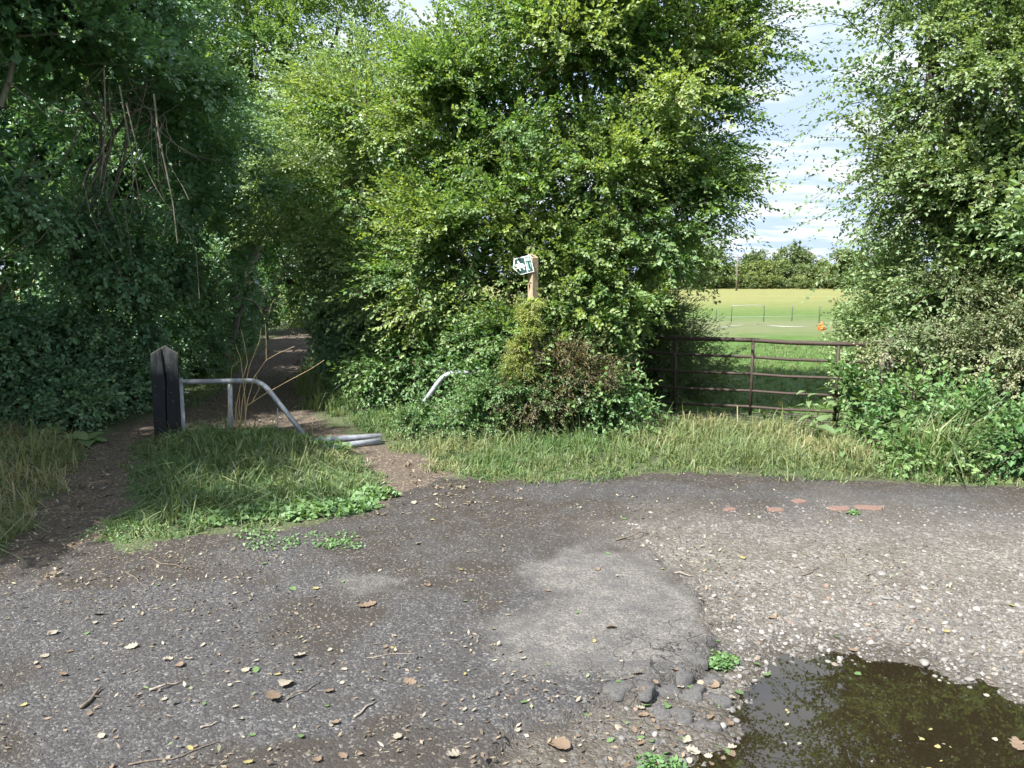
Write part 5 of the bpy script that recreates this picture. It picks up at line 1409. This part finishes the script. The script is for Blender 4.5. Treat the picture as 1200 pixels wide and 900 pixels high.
for x, y, key, s_ in ((430, 707, 'brown', 24), (350, 768, 'pale', 22), (288, 784, 'pale', 16), (300, 784, 'green', 14), (447, 794, 'pale', 20), (480, 798, 'brown', 18), (466, 864, 'pale', 20), (531, 884, 'pale', 26), (655, 866, 'brown', 34), (716, 739, 'brown', 14),
                      (320, 815, 'brown', 34), (335, 800, 'pale', 24), (392, 847, 'brown', 14), (154, 757, 'pale', 18), (115, 720, 'pale', 16), (62, 742, 'pale', 14), (210, 778, 'brown', 14), (196, 771, 'pale', 14), (385, 808, 'brown', 16), (353, 863, 'green', 14),
                      (119, 862, 'pale', 14), (72, 790, 'brown', 16), (52, 770, 'pale', 12), (105, 836, 'brown', 12), (371, 890, 'brown', 16), (402, 886, 'brown', 16), (291, 895, 'yellow', 16), (460, 757, 'yellow', 8), (685, 829, 'green', 14), (715, 858, 'green', 12), (614, 824, 'green', 12),
                      (788, 886, 'green', 22), (735, 889, 'brown', 18), (725, 800, 'green', 12), (866, 800, 'green', 16), (900, 778, 'green', 14), (888, 768, 'green', 12), (845, 860, 'green', 16), (855, 862, 'pale', 20), (1006, 778, 'green', 12), (812, 868, 'pale', 20), (806, 858, 'pale', 16),
                      (980, 740, 'green', 10), (840, 745, 'green', 10), (752, 830, 'brown', 12), (770, 845, 'brown', 12), (1186, 706, 'yellow', 10), (870, 650, 'yellow', 10), (1110, 735, 'yellow', 10), (120, 575, 'pale', 10), (70, 574, 'pale', 9), (290, 560, 'pale', 8), (485, 590, 'pale', 9),
                      (40, 605, 'pale', 12), (80, 619, 'pale', 10), (490, 637, 'pale', 10), (370, 690, 'yellow', 9), (343, 690, 'green', 10), (1194, 860, 'brown', 30), (1000, 752, 'brown', 14), (905, 720, 'brown', 12), (820, 700, 'brown', 10), (700, 670, 'brown', 9)):
    fleaf(x, y, key, s_)
for i in range(110):
    x = rl.rand() * 900; y = 600 + rl.rand() ** 1.0 * 300
    if 160 < x < 470 and y < 630: continue
    fleaf(x, y, ('pale', 'brown', 'pale', 'pale', 'green', 'brown', 'yellow', 'pale')[rl.randint(8)], 5 + 6 * rl.rand() * (y - 480) / 400)
for i in range(46):                            # drift of leaves between broken tarmac and puddle
    fleaf(740 + rl.rand() * 120, 785 + rl.rand() * 110, ('brown', 'pale', 'brown', 'green', 'brown')[rl.randint(5)], 9 + 8 * rl.rand())
for i in range(22):                            # floating specks on the water
    fleaf(880 + rl.rand() * 310, 800 + rl.rand() * 95, ('pale', 'yellow')[rl.randint(2)], 4 + 4 * rl.rand())
# finer litter: scraps nobody could count
f = Foliage(); r_ = np.random.RandomState(15)
q = np.column_stack([-5 + r_.rand(16000) * 7.5, 2.2 + r_.rand(16000) ** 1.3 * 6.5])
k = (poly_sd(q[:, 0], q[:, 1], PALE) < 0) & ((poly_sd(q[:, 0], q[:, 1], YARD) > 0) | (poly_sd(q[:, 0], q[:, 1], PATH) > 0)) & (poly_sd(q[:, 0], q[:, 1], PUDDLE) < 0) & (r_.rand(16000) < 0.12 + 0.88 * sstep(.45, .65, fbm(q[:, 0], q[:, 1], 1.8, 70)))
q = q[k]
f.loose(np.column_stack([q, height(q[:, 0], q[:, 1]) + 0.006]), 0.026, 0.012, r_, 0.0, flat=3.0)
for Q in f.V: Q[..., 2] = np.minimum(Q[..., 2], Q[..., 2].mean(1, keepdims=True) + 0.012); 
tag(f.build('leaf_litter', [MAT['litter']]), 'fine dry leaf scraps and chips strewn over tarmac and path', 'leaf litter', kind='stuff')
f = Foliage()
q = scatter_poly(PATH, 4200, r_)
f.loose(q + (0, 0, .012), 0.04, 0.016, r_, 0.0, flat=3.0)
tag(f.build('path_litter', [MAT['litter']]), 'dry leaves and wood chips on the trodden footpath', 'leaf litter', kind='stuff')
# twigs
TW = [((722, 636), (760, 628), .006, 'short dark stick lying on the tarmac near the gravel'), ((415, 840), (440, 822), .006, 'straight pale stick lying among pale leaves on the tarmac'), ((335, 818), (375, 797), .004, 'thin bent twig beside the long brown leaf'),
      ((175, 808), (212, 798), .006, 'pale broken stick among leaves on the tarmac'), ((150, 895), (258, 868), .004, 'long thin curved twig at the edge of the tarmac'), ((147, 672), (175, 690), .004, 'thin dark twig below the mossy grass tip'), ((175, 655), (215, 668), .005, 'dark twig near the mossy patch'),
      ((235, 852), (255, 845), .005, 'short pale stick beside a flat stone'), ((940, 670), (960, 660), .005, 'small reddish stick on the gravel'), ((430, 768), (485, 765), .003, 'thin straw lying beside the yellow leaf'), ((95, 830), (118, 806), .009, 'gnarled grey root piece lying on the tarmac'), ((790, 668), (812, 672), .006, 'brown stick at the edge of the pale worn patch')]
for (a, b_, r0, lab) in TW:
    A, B_ = G(*a), G(*b_)
    A[2] = gz(A[0], A[1]) + r0 * 1.2; B_[2] = gz(B_[0], B_[1]) + r0 * 1.2
    pts = wobble(A, B_, 8, 0.05, rl)
    pts[:, 2] = np.maximum(pts[:, 2], height(pts[:, 0], pts[:, 1]) + r0)
    o = link('twig', tubes_mesh('twig', [(pts, np.linspace(r0, r0 * .5, 8))], MAT['deadwood' if 'pale' in lab or 'straw' in lab else 'twig'], 6, cap=True))
    tag(o, lab, 'twig', 'sticks on the tarmac')
